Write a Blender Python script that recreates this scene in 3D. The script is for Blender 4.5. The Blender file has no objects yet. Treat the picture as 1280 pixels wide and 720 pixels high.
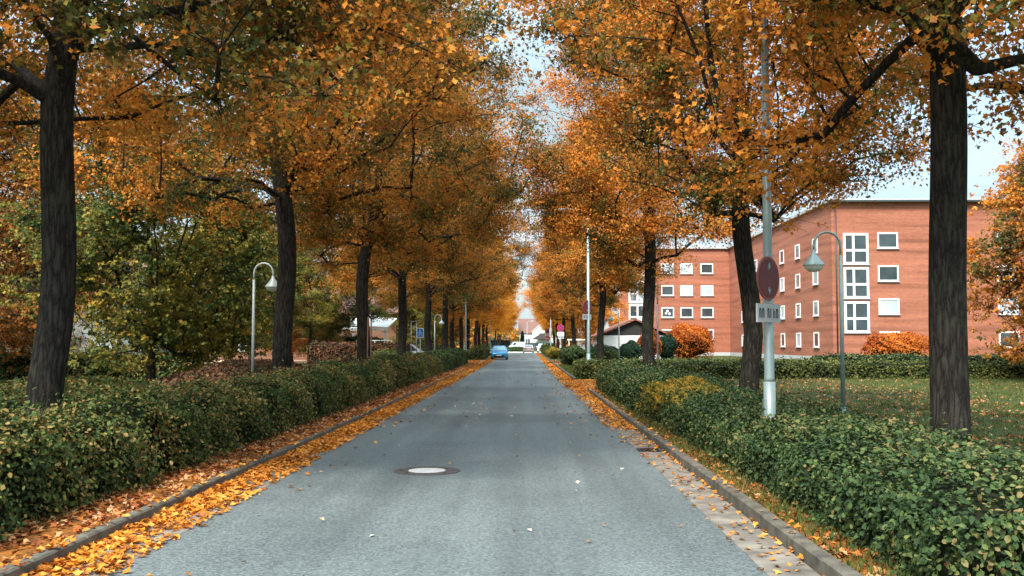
import bpy, bmesh, math, random
import numpy as np
from mathutils import Vector, Matrix, Euler

S = bpy.context.scene
COL = S.collection
PI = math.pi
F = 1250.0
CAM_H = 1.85

# ------------------------------------------------------------------ helpers
def tag(o, label=None, cat=None, group=None, kind=None):
    if label: o['label'] = label
    if cat: o['category'] = cat
    if group: o['group'] = group
    if kind: o['kind'] = kind
    return o

def empty(name, loc, rz=0.0, label=None, cat=None, group=None):
    o = bpy.data.objects.new(name, None)
    COL.objects.link(o)
    o.empty_display_size = 0.3
    o.location = loc
    o.rotation_euler = (0, 0, rz)
    return tag(o, label, cat, group)

def kids(o):
    return [c for c in COL.objects if c.parent == o]

def copy_tree(o, parent=None):
    ch = kids(o)
    c = o.copy()
    COL.objects.link(c)
    c.parent = parent
    for k in ch:
        copy_tree(k, c)
    return c

class MB:
    def __init__(self):
        self.v = []; self.f = []; self.mi = []; self.cur = 0; self.smooth = []
        self.sm = False
    def add(self, vs, fs):
        o = len(self.v)
        self.v += [tuple(p) for p in vs]
        for f in fs:
            self.f.append(tuple(i + o for i in f)); self.mi.append(self.cur); self.smooth.append(self.sm)
    def box(self, x0, x1, y0, y1, z0, z1, c=0.0):
        if c <= 0:
            vs = [(x0,y0,z0),(x1,y0,z0),(x1,y1,z0),(x0,y1,z0),(x0,y0,z1),(x1,y0,z1),(x1,y1,z1),(x0,y1,z1)]
            self.add(vs, [(0,3,2,1),(4,5,6,7),(0,1,5,4),(1,2,6,5),(2,3,7,6),(3,0,4,7)])
        else:   # top edges chamfered
            vs = [(x0,y0,z0),(x1,y0,z0),(x1,y1,z0),(x0,y1,z0),(x0,y0,z1-c),(x1,y0,z1-c),(x1,y1,z1-c),(x0,y1,z1-c),
                  (x0+c,y0+c,z1),(x1-c,y0+c,z1),(x1-c,y1-c,z1),(x0+c,y1-c,z1)]
            self.add(vs, [(0,3,2,1),(0,1,5,4),(1,2,6,5),(2,3,7,6),(3,0,4,7),(4,5,9,8),(5,6,10,9),(6,7,11,10),(7,4,8,11),(8,9,10,11)])
        return self
    def tube(self, pts, rads, n=8, cap=True):
        pts = [Vector(p) for p in pts]
        if not hasattr(rads, '__len__'): rads = [rads] * len(pts)
        rings = []
        up = Vector((0.13, 0.31, 0.94))
        prev = None
        for i, p in enumerate(pts):
            if i == 0: t = pts[1] - p
            elif i == len(pts) - 1: t = p - pts[i-1]
            else: t = pts[i+1] - pts[i-1]
            if t.length < 1e-6: t = Vector((0,0,1))
            t.normalize()
            if prev is None:
                a = t.cross(Vector((1,0,0)) if abs(t.x) < .8 else Vector((0,1,0))).normalized()
            else:
                a = (prev - t * prev.dot(t))
                a = a.normalized() if a.length > 1e-5 else t.orthogonal().normalized()
            prev = a
            b = t.cross(a)
            rings.append([p + (a * math.cos(2*PI*k/n) + b * math.sin(2*PI*k/n)) * rads[i] for k in range(n)])
        vs = [q for r in rings for q in r]
        fs = []
        for i in range(len(pts)-1):
            for k in range(n):
                k2 = (k+1) % n
                fs.append((i*n+k, i*n+k2, (i+1)*n+k2, (i+1)*n+k))
        if cap:
            fs.append(tuple(range(n-1, -1, -1)))
            fs.append(tuple((len(pts)-1)*n + k for k in range(n)))
        s = self.sm; self.sm = True
        self.add(vs, fs); self.sm = s
        return self
    def prism_y(self, outline, y0, y1):
        """outline: (x,z) polygon counter-clockwise seen from -y"""
        n = len(outline)
        vs = [(x, y0, z) for x, z in outline] + [(x, y1, z) for x, z in outline]
        fs = [tuple(range(n)), tuple(range(2*n-1, n-1, -1))]
        for k in range(n):
            k2 = (k+1) % n
            fs.append((k2, k, k+n, k2+n))
        self.add(vs, fs); return self
    def disc_y(self, cx, cz, r, y0, y1, n=28, sx=1.0):
        return self.prism_y([(cx + sx*r*math.cos(2*PI*k/n), cz + r*math.sin(2*PI*k/n)) for k in range(n)], y0, y1)
    def disc_z(self, cx, cy, r, z0, z1, n=40):
        vs = [(cx+r*math.cos(2*PI*k/n), cy+r*math.sin(2*PI*k/n), z) for z in (z0, z1) for k in range(n)]
        fs = [tuple(range(n-1,-1,-1)), tuple(range(n, 2*n))] + [(k, (k+1)%n, n+(k+1)%n, n+k) for k in range(n)]
        self.add(vs, fs); return self
    def build(self, name, mats, parent=None):
        me = bpy.data.meshes.new(name)
        me.from_pydata(self.v, [], self.f)
        if not isinstance(mats, (list, tuple)): mats = [mats]
        for m in mats: me.materials.append(m)
        me.polygons.foreach_set('material_index', self.mi)
        me.polygons.foreach_set('use_smooth', self.smooth)
        me.update()
        o = bpy.data.objects.new(name, me)
        COL.objects.link(o)
        if parent: o.parent = parent
        return o

def bevel(o, w=.02, seg=2):
    m = o.modifiers.new('bevel', 'BEVEL'); m.width = w; m.segments = seg; m.limit_method = 'ANGLE'
    return o

# ------------------------------------------------------------------ materials
M = {}
def nt(name):
    m = bpy.data.materials.new(name); m.use_nodes = True
    t = m.node_tree; t.nodes.clear()
    out = t.nodes.new('ShaderNodeOutputMaterial')
    M[name] = m
    return m, t, out
def N(t, typ, **kw):
    n = t.nodes.new(typ)
    for k, v in kw.items():
        if k.startswith('i_'):
            key = k[2:]
            key = int(key) if key.isdigit() else key.replace('_', ' ')
            n.inputs[key].default_value = v
        else: setattr(n, k, v)
    return n
def L(t, a, b): t.links.new(a, b)
def ramp(t, stops, interp='LINEAR'):
    r = t.nodes.new('ShaderNodeValToRGB'); r.color_ramp.interpolation = interp
    e = r.color_ramp.elements
    while len(e) > 1: e.remove(e[-1])
    e[0].position = stops[0][0]; e[0].color = (*stops[0][1], 1)
    for p, c in stops[1:]:
        x = e.new(p); x.color = (*c, 1)
    return r

def simple(name, col, rough=.6, metal=0.0, var=.12, scale=6.0, spec=.4, bump=0.0):
    m, t, out = nt(name)
    b = N(t, 'ShaderNodeBsdfPrincipled')
    b.inputs['Roughness'].default_value = rough; b.inputs['Metallic'].default_value = metal
    b.inputs['Specular IOR Level'].default_value = spec
    tc = N(t, 'ShaderNodeTexCoord')
    no = N(t, 'ShaderNodeTexNoise', i_Scale=scale, i_Detail=5.0)
    L(t, tc.outputs['Object'], no.inputs['Vector'])
    lo = tuple(max(0, c*(1-var)) for c in col); hi = tuple(min(1, c*(1+var)) for c in col)
    r = ramp(t, [(.3, lo), (.7, hi)])
    L(t, no.outputs['Fac'], r.inputs['Fac']); L(t, r.outputs['Color'], b.inputs['Base Color'])
    if bump > 0:
        bp = N(t, 'ShaderNodeBump', i_Strength=bump, i_Distance=.02)
        L(t, no.outputs['Fac'], bp.inputs['Height']); L(t, bp.outputs['Normal'], b.inputs['Normal'])
    L(t, b.outputs['BSDF'], out.inputs['Surface'])
    return m

def leafmat(name, stops, trans=.35, noise_scale=.45, mix=.5, rough=.7, spec=.15):
    """colour of each leaf from its own random number plus a slow change through the crown"""
    m, t, out = nt(name)
    at = N(t, 'ShaderNodeAttribute', attribute_name='rnd')
    tc = N(t, 'ShaderNodeTexCoord')
    oi = N(t, 'ShaderNodeObjectInfo')
    no = N(t, 'ShaderNodeTexNoise', i_Scale=noise_scale, i_Detail=3.0, i_Roughness=.6, noise_dimensions='4D')
    mw = N(t, 'ShaderNodeMath', operation='MULTIPLY', i_1=20.0)
    L(t, oi.outputs['Random'], mw.inputs[0]); L(t, mw.outputs[0], no.inputs['W'])
    L(t, tc.outputs['Object'], no.inputs['Vector'])
    sp = N(t, 'ShaderNodeMapRange', i_1=.3, i_2=.7)
    L(t, no.outputs['Fac'], sp.inputs[0])
    mx = N(t, 'ShaderNodeMix', data_type='FLOAT'); mx.inputs[0].default_value = mix
    L(t, sp.outputs[0], mx.inputs[2]); L(t, at.outputs['Fac'], mx.inputs[3])
    ex = N(t, 'ShaderNodeMapRange', i_1=.20, i_2=.80)
    L(t, mx.outputs[0], ex.inputs[0])
    r = ramp(t, stops)
    L(t, ex.outputs[0], r.inputs['Fac'])
    d = N(t, 'ShaderNodeBsdfPrincipled'); d.inputs['Roughness'].default_value = rough
    d.inputs['Specular IOR Level'].default_value = spec
    tr = N(t, 'ShaderNodeBsdfTranslucent')
    L(t, r.outputs['Color'], d.inputs['Base Color'])
    L(t, r.outputs['Color'], tr.inputs['Color'])
    ms = N(t, 'ShaderNodeMixShader'); ms.inputs[0].default_value = trans
    L(t, d.outputs['BSDF'], ms.inputs[1]); L(t, tr.outputs['BSDF'], ms.inputs[2])
    L(t, ms.outputs[0], out.inputs['Surface'])
    return m

OR = (.68,.225,.030); GO = (.72,.32,.05); BR = (.31,.125,.03); DB = (.13,.075,.022); GR = (.065,.092,.024); YG = (.26,.215,.035)
leafmat('leaf_mixed', [(.16, GR), (.34, DB), (.43, YG), (.52, BR), (.66, OR), (.92, GO)])
leafmat('leaf_rust', [(.12, GR), (.27, DB), (.36, YG), (.44, BR), (.56, OR), (.75, (.70,.25,.035)), (.95, GO)])
leafmat('leaf_bright', [(.08, BR), (.25, OR), (.55, (.80,.36,.035)), (.9, (.84,.47,.06))], trans=.5)
leafmat('leaf_bronze', [(.15, (.035,.04,.014)), (.35, DB), (.55, BR), (.75, (.32,.105,.018)), (.95, OR)], trans=.25)
leafmat('leaf_garden', [(.15, (.035,.06,.016)), (.35, (.07,.10,.025)), (.58, (.21,.20,.04)), (.82, (.40,.25,.04))])
leafmat('leaf_hedge_dark', [(.12, (.024,.045,.018)), (.45, (.042,.076,.026)), (.75, (.075,.115,.034)), (.92, (.14,.15,.045)), (1, (.20,.15,.06))], trans=.15, noise_scale=1.2, mix=.6)
leafmat('leaf_hedge_mixed', [(.10, (.03,.048,.017)), (.34, (.06,.098,.026)), (.55, (.12,.15,.036)), (.72, (.20,.135,.042)), (.95, (.33,.22,.07))], trans=.15, noise_scale=.7)
leafmat('leaf_hedge_olive', [(.12, (.03,.045,.015)), (.5, (.07,.085,.022)), (.85, (.15,.15,.035))], trans=.15, noise_scale=.8)
leafmat('leaf_yellow_shrub', [(.1, (.06,.07,.018)), (.4, (.20,.17,.03)), (.7, (.38,.27,.035)), (.95, (.45,.21,.03))], noise_scale=1.2)
leafmat('leaf_red_brown', [(.1, (.03,.035,.015)), (.4, (.09,.04,.022)), (.75, (.16,.07,.035)), (1, (.25,.12,.05))], trans=.15, noise_scale=1.)
leafmat('leaf_red_maple', [(.1, (.25,.05,.015)), (.5, (.55,.13,.02)), (.9, (.65,.22,.03))])
leafmat('leaf_conifer', [(.2, (.012,.03,.018)), (.6, (.02,.05,.025)), (1, (.035,.07,.03))], trans=.05)
leafmat('leaf_litter_orange', [(.05, (.28,.09,.015)), (.35, (.52,.16,.018)), (.7, (.66,.225,.022)), (.95, (.60,.29,.06))], trans=.1, noise_scale=.6, mix=.65)
leafmat('leaf_litter_red', [(.05, (.10,.035,.015)), (.4, (.32,.085,.025)), (.7, (.50,.16,.03)), (.95, (.48,.28,.14))], trans=.1, noise_scale=.8, mix=.7)
leafmat('leaf_road', [(.05, (.40,.20,.05)), (.35, (.40,.27,.12)), (.7, (.42,.34,.24)), (1, (.48,.44,.37))], trans=.05, mix=.9)
leafmat('grass_blade', [(.1, (.04,.06,.015)), (.6, (.09,.12,.025)), (1, (.17,.17,.05))], trans=.2)

def bark():
    m, t, out = nt('bark')
    b = N(t, 'ShaderNodeBsdfPrincipled'); b.inputs['Roughness'].default_value = .95; b.inputs['Specular IOR Level'].default_value = .12
    tc = N(t, 'ShaderNodeTexCoord'); mp = N(t, 'ShaderNodeMapping'); mp.inputs['Scale'].default_value = (1,1,.16)
    L(t, tc.outputs['Object'], mp.inputs['Vector'])
    vo = N(t, 'ShaderNodeTexVoronoi', i_Scale=17.0, feature='DISTANCE_TO_EDGE')
    nz = N(t, 'ShaderNodeTexNoise', i_Scale=14.0, i_Detail=6.0, i_Roughness=.7); L(t, mp.outputs[0], nz.inputs['Vector'])
    wp = N(t, 'ShaderNodeMix', data_type='VECTOR'); wp.inputs[0].default_value = .12; L(t, mp.outputs[0], wp.inputs[4]); L(t, nz.outputs['Color'], wp.inputs[5]); L(t, wp.outputs[1], vo.inputs['Vector'])
    r = ramp(t, [(0, (.010,.008,.007)), (.10, (.026,.022,.018)), (.35, (.050,.043,.035))]); L(t, vo.outputs['Distance'], r.inputs['Fac'])
    li = N(t, 'ShaderNodeTexNoise', i_Scale=2.3, i_Detail=6.0, i_Roughness=.7); L(t, tc.outputs['Object'], li.inputs['Vector'])
    lr = ramp(t, [(.52, (0,0,0)), (.70, (.55,.55,.55))]); L(t, li.outputs['Fac'], lr.inputs['Fac'])
    mx = N(t, 'ShaderNodeMix', data_type='RGBA'); L(t, lr.outputs['Color'], mx.inputs[0]); L(t, r.outputs['Color'], mx.inputs[6]); mx.inputs[7].default_value = (.055,.062,.036,1)
    L(t, mx.outputs[2], b.inputs['Base Color'])
    bp = N(t, 'ShaderNodeBump', i_Strength=.9, i_Distance=.03); L(t, vo.outputs['Distance'], bp.inputs['Height']); L(t, bp.outputs['Normal'], b.inputs['Normal'])
    L(t, b.outputs['BSDF'], out.inputs['Surface'])
bark()
simple('twig', (.03,.022,.016), .9, var=.3, spec=.1)
simple('hedge_core', (.014,.017,.009), .95, var=.3, spec=.05)
simple('galv', (.27,.34,.33), .5, .35, var=.12, scale=3)
simple('pale_metal', (.50,.55,.53), .5, .2, var=.08)
simple('dark_metal', (.05,.06,.055), .45, .4)
simple('lamp_glass', (.72,.72,.66), .3)
simple('white_paint', (.78,.78,.76), .55, var=.04)
simple('sign_white', (.75,.77,.78), .45, var=.03)
simple('sign_red', (.55,.03,.04), .4, var=.1)
simple('sign_darkred', (.13,.02,.022), .5, var=.2)
simple('sign_dullred', (.24,.06,.05), .5, var=.25)
simple('sign_faded_red', (.55,.13,.17), .5, var=.1)
simple('sign_blue', (.02,.14,.52), .4, var=.1)
simple('sign_lightblue', (.30,.62,.85), .4, var=.05)
simple('sign_purple', (.07,.035,.16), .45, var=.2)
simple('sign_back', (.30,.33,.33), .5, .3)
simple('ink', (.03,.03,.035), .6)
simple('white_render', (.72,.72,.70), .85, var=.05, scale=1.5)
simple('grey_render', (.42,.43,.43), .85, var=.08)
simple('canvas', (.80,.81,.80), .7, var=.04, scale=.8)
simple('dark_timber', (.028,.024,.022), .8, var=.3)
simple('timber_orange', (.22,.11,.06), .8, var=.25, scale=12)
simple('green_fence', (.02,.045,.038), .6, var=.3)
simple('green_metal', (.05,.17,.12), .5, var=.2)
simple('pane', (.035,.05,.055), .06, spec=.8, var=.4, scale=.7)
simple('pane_pale', (.42,.48,.50), .12, spec=.7, var=.15, scale=.6)
simple('pane_mid', (.16,.18,.18), .1, spec=.8, var=.5, scale=.9)
simple('tyre', (.012,.012,.012), .8)
simple('rim', (.4,.41,.42), .3, .8)
simple('plastic_black', (.015,.015,.017), .5)
simple('plate_white', (.75,.76,.76), .5, var=.02)
simple('red_lamp', (.55,.05,.03), .15, spec=.7)
simple('clear_lamp', (.65,.68,.7), .08, spec=.8)
simple('orange_box', (.55,.12,.05), .6)
simple('pot_cream', (.75,.70,.55), .7)
simple('manhole_iron', (.085,.075,.068), .55, .2, var=.35, scale=25, bump=.5)
simple('manhole_concrete', (.54,.51,.48), .8, var=.12, scale=18)
simple('drain_iron', (.03,.03,.028), .5, .5)
simple('kerb_stone', (.105,.095,.075), .9, var=.4, scale=5, bump=.4, spec=.2)
simple('gutter_stone', (.165,.145,.12), .9, var=.45, scale=3, bump=.3)
simple('junction', (.46,.42,.36), .9, var=.08, scale=.8)
simple('path_sand', (.50,.30,.17), .9, var=.25, scale=3)
def paint(name, col, rough=.25):
    m, t, out = nt(name)
    b = N(t, 'ShaderNodeBsdfPrincipled')
    b.inputs['Base Color'].default_value = (*col, 1); b.inputs['Roughness'].default_value = rough
    b.inputs['Metallic'].default_value = .2; b.inputs['Coat Weight'].default_value = .6; b.inputs['Coat Roughness'].default_value = .05
    L(t, b.outputs['BSDF'], out.inputs['Surface'])
paint('paint_blue', (.015,.30,.58), .3); paint('paint_champagne', (.62,.54,.50)); paint('paint_silver', (.50,.54,.58)); paint('paint_white', (.68,.73,.76))
paint('glass_blue', (.20,.42,.52), .08); paint('glass_car', (.05,.06,.07), .06)

def asphalt():
    m, t, out = nt('asphalt')
    b = N(t, 'ShaderNodeBsdfPrincipled'); b.inputs['Specular IOR Level'].default_value = .45
    tc = N(t, 'ShaderNodeTexCoord')
    big = N(t, 'ShaderNodeTexNoise', i_Scale=.35, i_Detail=6.0, i_Roughness=.6)
    L(t, tc.outputs['Object'], big.inputs['Vector'])
    mp = N(t, 'ShaderNodeMapping'); mp.inputs['Scale'].default_value = (1.6, .05, 1)
    L(t, tc.outputs['Object'], mp.inputs['Vector'])
    trk = N(t, 'ShaderNodeTexNoise', i_Scale=1.0, i_Detail=3.0); L(t, mp.outputs[0], trk.inputs['Vector'])
    fine = N(t, 'ShaderNodeTexNoise', i_Scale=32.0, i_Detail=4.0, i_Roughness=.7); L(t, tc.outputs['Object'], fine.inputs['Vector'])
    vo = N(t, 'ShaderNodeTexVoronoi', i_Scale=70.0); L(t, tc.outputs['Object'], vo.inputs['Vector'])
    r1 = ramp(t, [(.3, (.089,.107,.108)), (.7, (.128,.149,.147))]); L(t, big.outputs['Fac'], r1.inputs['Fac'])
    r2 = ramp(t, [(.3, (.72,.725,.74)), (.7, (1.18,1.18,1.17))]); L(t, trk.outputs['Fac'], r2.inputs['Fac'])
    r3 = ramp(t, [(.30, (.40,.41,.42)), (.5, (1,1,1)), (.70, (1.75,1.75,1.72))]); L(t, fine.outputs['Fac'], r3.inputs['Fac'])
    r4 = ramp(t, [(0, (1.35,1.35,1.33)), (.35, (1,1,1)), (.8, (.85,.85,.85))]); L(t, vo.outputs['Distance'], r4.inputs['Fac'])
    cur = r1.outputs['Color']
    for r in (r2, r3, r4):
        mx = N(t, 'ShaderNodeMix', data_type='RGBA', blend_type='MULTIPLY'); mx.inputs[0].default_value = 1
        L(t, cur, mx.inputs[6]); L(t, r.outputs['Color'], mx.inputs[7]); cur = mx.outputs[2]
    L(t, cur, b.inputs['Base Color'])
    rr = N(t, 'ShaderNodeMapRange', i_1=.3, i_2=.7, i_3=.55, i_4=.72); L(t, big.outputs['Fac'], rr.inputs[0]); L(t, rr.outputs[0], b.inputs['Roughness'])
    bp = N(t, 'ShaderNodeBump', i_Strength=.55, i_Distance=.006); L(t, fine.outputs['Fac'], bp.inputs['Height']); L(t, bp.outputs['Normal'], b.inputs['Normal'])
    L(t, b.outputs['BSDF'], out.inputs['Surface'])
asphalt()

def earth(name, cols, scale=.5):
    m, t, out = nt(name)
    b = N(t, 'ShaderNodeBsdfPrincipled'); b.inputs['Roughness'].default_value = .95; b.inputs['Specular IOR Level'].default_value = .1
    tc = N(t, 'ShaderNodeTexCoord')
    a = N(t, 'ShaderNodeTexNoise', i_Scale=scale, i_Detail=8.0, i_Roughness=.7); L(t, tc.outputs['Object'], a.inputs['Vector'])
    f = N(t, 'ShaderNodeTexNoise', i_Scale=14.0, i_Detail=5.0, i_Roughness=.7); L(t, tc.outputs['Object'], f.inputs['Vector'])
    mx = N(t, 'ShaderNodeMix', data_type='FLOAT'); mx.inputs[0].default_value = .5
    L(t, a.outputs['Fac'], mx.inputs[2]); L(t, f.outputs['Fac'], mx.inputs[3])
    r = ramp(t, [(.3, cols[0]), (.45, cols[1]), (.57, cols[2]), (.68, cols[3])]); L(t, mx.outputs[0], r.inputs['Fac'])
    L(t, r.outputs['Color'], b.inputs['Base Color'])
    bp = N(t, 'ShaderNodeBump', i_Strength=.6, i_Distance=.04); L(t, f.outputs['Fac'], bp.inputs['Height']); L(t, bp.outputs['Normal'], b.inputs['Normal'])
    L(t, b.outputs['BSDF'], out.inputs['Surface'])
earth('earth_lawn', [(.025,.022,.014), (.04,.05,.016), (.06,.075,.02), (.13,.075,.025)])
earth('earth_verge', [(.06,.035,.018), (.14,.06,.02), (.30,.11,.02), (.42,.18,.03)], 1.2)

def brick(name, c1, c2, mortar, sc=1.0):
    m, t, out = nt(name)
    b = N(t, 'ShaderNodeBsdfPrincipled'); b.inputs['Roughness'].default_value = .85; b.inputs['Specular IOR Level'].default_value = .2
    tc = N(t, 'ShaderNodeTexCoord')
    sx = N(t, 'ShaderNodeSeparateXYZ'); L(t, tc.outputs['Object'], sx.inputs[0])
    ad = N(t, 'ShaderNodeMath', operation='ADD'); L(t, sx.outputs[0], ad.inputs[0]); L(t, sx.outputs[1], ad.inputs[1])
    cb = N(t, 'ShaderNodeCombineXYZ'); L(t, ad.outputs[0], cb.inputs[0]); L(t, sx.outputs[2], cb.inputs[1])
    br = N(t, 'ShaderNodeTexBrick', i_Scale=sc)
    br.inputs['Color1'].default_value = (*c1,1); br.inputs['Color2'].default_value = (*c2,1); br.inputs['Mortar'].default_value = (*mortar,1)
    br.inputs['Brick Width'].default_value = .25; br.inputs['Row Height'].default_value = .083; br.inputs['Mortar Size'].default_value = .010
    L(t, cb.outputs[0], br.inputs['Vector'])
    mp = N(t, 'ShaderNodeMapping'); mp.inputs['Scale'].default_value = (.12, 2.2, 1); L(t, cb.outputs[0], mp.inputs['Vector'])
    no = N(t, 'ShaderNodeTexNoise', i_Scale=1.0, i_Detail=4.0); L(t, mp.outputs[0], no.inputs['Vector'])
    r = ramp(t, [(.28, (.66,.64,.63)), (.5, (1,.98,.97)), (.72, (1.22,1.2,1.2))]); L(t, no.outputs['Fac'], r.inputs['Fac'])
    mx = N(t, 'ShaderNodeMix', data_type='RGBA', blend_type='MULTIPLY'); mx.inputs[0].default_value = 1
    L(t, br.outputs['Color'], mx.inputs[6]); L(t, r.outputs['Color'], mx.inputs[7])
    L(t, mx.outputs[2], b.inputs['Base Color'])
    L(t, b.outputs['BSDF'], out.inputs['Surface'])
brick('brick_red', (.40,.125,.06), (.31,.09,.045), (.26,.17,.13))
brick('brick_brown', (.20,.09,.05), (.15,.07,.04), (.16,.12,.1))

def tiles(name, c):
    m, t, out = nt(name)
    b = N(t, 'ShaderNodeBsdfPrincipled'); b.inputs['Roughness'].default_value = .75
    tc = N(t, 'ShaderNodeTexCoord')
    w = N(t, 'ShaderNodeTexWave', i_Scale=1.6, i_Distortion=.4, bands_direction='Z'); L(t, tc.outputs['Object'], w.inputs['Vector'])
    no = N(t, 'ShaderNodeTexNoise', i_Scale=3.0, i_Detail=5.0); L(t, tc.outputs['Object'], no.inputs['Vector'])
    mx0 = N(t, 'ShaderNodeMix', data_type='FLOAT'); mx0.inputs[0].default_value = .6
    L(t, w.outputs['Fac'], mx0.inputs[2]); L(t, no.outputs['Fac'], mx0.inputs[3])
    r = ramp(t, [(.2, tuple(x*.6 for x in c)), (.8, tuple(x*1.25 for x in c))]); L(t, mx0.outputs[0], r.inputs['Fac'])
    L(t, r.outputs['Color'], b.inputs['Base Color'])
    bp = N(t, 'ShaderNodeBump', i_Strength=.5, i_Distance=.05); L(t, w.outputs['Fac'], bp.inputs['Height']); L(t, bp.outputs['Normal'], b.inputs['Normal'])
    L(t, b.outputs['BSDF'], out.inputs['Surface'])
tiles('tiles_red', (.26,.085,.05)); tiles('tiles_brown', (.16,.075,.055)); tiles('tiles_orange', (.42,.17,.09))

# ------------------------------------------------------------------ foliage
LEAF = np.array([(0,-.5,0),(.33,-.18,.10),(.30,.22,.08),(0,.55,-.04),(-.30,.22,.08),(-.33,-.18,.10)])
LOBED = np.array([(0,-.48,0),(.47,.02,.12),(.17,.14,.05),(0,.56,-.05),(-.17,.14,.05),(-.47,.02,.12)])
CUR = [LEAF]
def leaf_arrays(rng, P, size, nrm):
    LEAF = CUR[0]
    n = len(P)
    nrm = nrm / np.maximum(np.linalg.norm(nrm, axis=1, keepdims=True), 1e-6)
    r = rng.normal(size=(n,3))
    a = np.cross(nrm, r); a /= np.maximum(np.linalg.norm(a, axis=1, keepdims=True), 1e-6)
    b = np.cross(nrm, a)
    s = size[:,None,None]
    V = P[:,None,:] + s*(LEAF[None,:,0,None]*a[:,None,:] + LEAF[None,:,1,None]*b[:,None,:] + LEAF[None,:,2,None]*nrm[:,None,:])
    return V.reshape(-1,3)
def leaf_object(name, rng, P, size, nrm, mat, parent=None, extra=None, rnd=None):
    """leaves as two quads each, folded on the midrib; extra = (MB, material) joined in (twigs or hedge core)"""
    n = len(P)
    V = leaf_arrays(rng, P, size, nrm)
    base = (np.arange(n)*6)[:,None]
    loops = np.concatenate([base+np.array([0,1,2,3])[None], base+np.array([0,3,4,5])[None]], axis=1).reshape(-1)
    nf = 2*n
    rv = np.repeat(rng.random(n) if rnd is None else rnd, 6)
    starts = np.arange(nf)*4
    tot = np.full(nf, 4)
    mi = np.zeros(nf, dtype=np.int32)
    if extra:
        eb, em = extra
        ev = np.array(eb.v, dtype=float).reshape(-1,3); off = len(V)
        V = np.concatenate([V, ev]); rv = np.concatenate([rv, np.zeros(len(ev))])
        el = np.array([i for f in eb.f for i in f]) + off
        ec = np.array([len(f) for f in eb.f])
        es = np.concatenate([[0], np.cumsum(ec)[:-1]]) + len(loops)
        loops = np.concatenate([loops, el]); starts = np.concatenate([starts, es]); tot = np.concatenate([tot, ec])
        mi = np.concatenate([mi, np.ones(len(ec), dtype=np.int32)])
    me = bpy.data.meshes.new(name)
    me.vertices.add(len(V)); me.vertices.foreach_set('co', V.astype(np.float32).reshape(-1))
    me.loops.add(len(loops)); me.loops.foreach_set('vertex_index', loops.astype(np.int32))
    me.polygons.add(len(starts)); me.polygons.foreach_set('loop_start', starts.astype(np.int32))
    me.materials.append(mat)
    if extra: me.materials.append(extra[1])
    me.polygons.foreach_set('material_index', mi)
    me.update(calc_edges=True)
    at = me.attributes.new('rnd', 'FLOAT', 'POINT'); at.data.foreach_set('value', rv.astype(np.float32))
    o = bpy.data.objects.new(name, me); COL.objects.link(o)
    if parent: o.parent = parent
    return o

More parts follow.
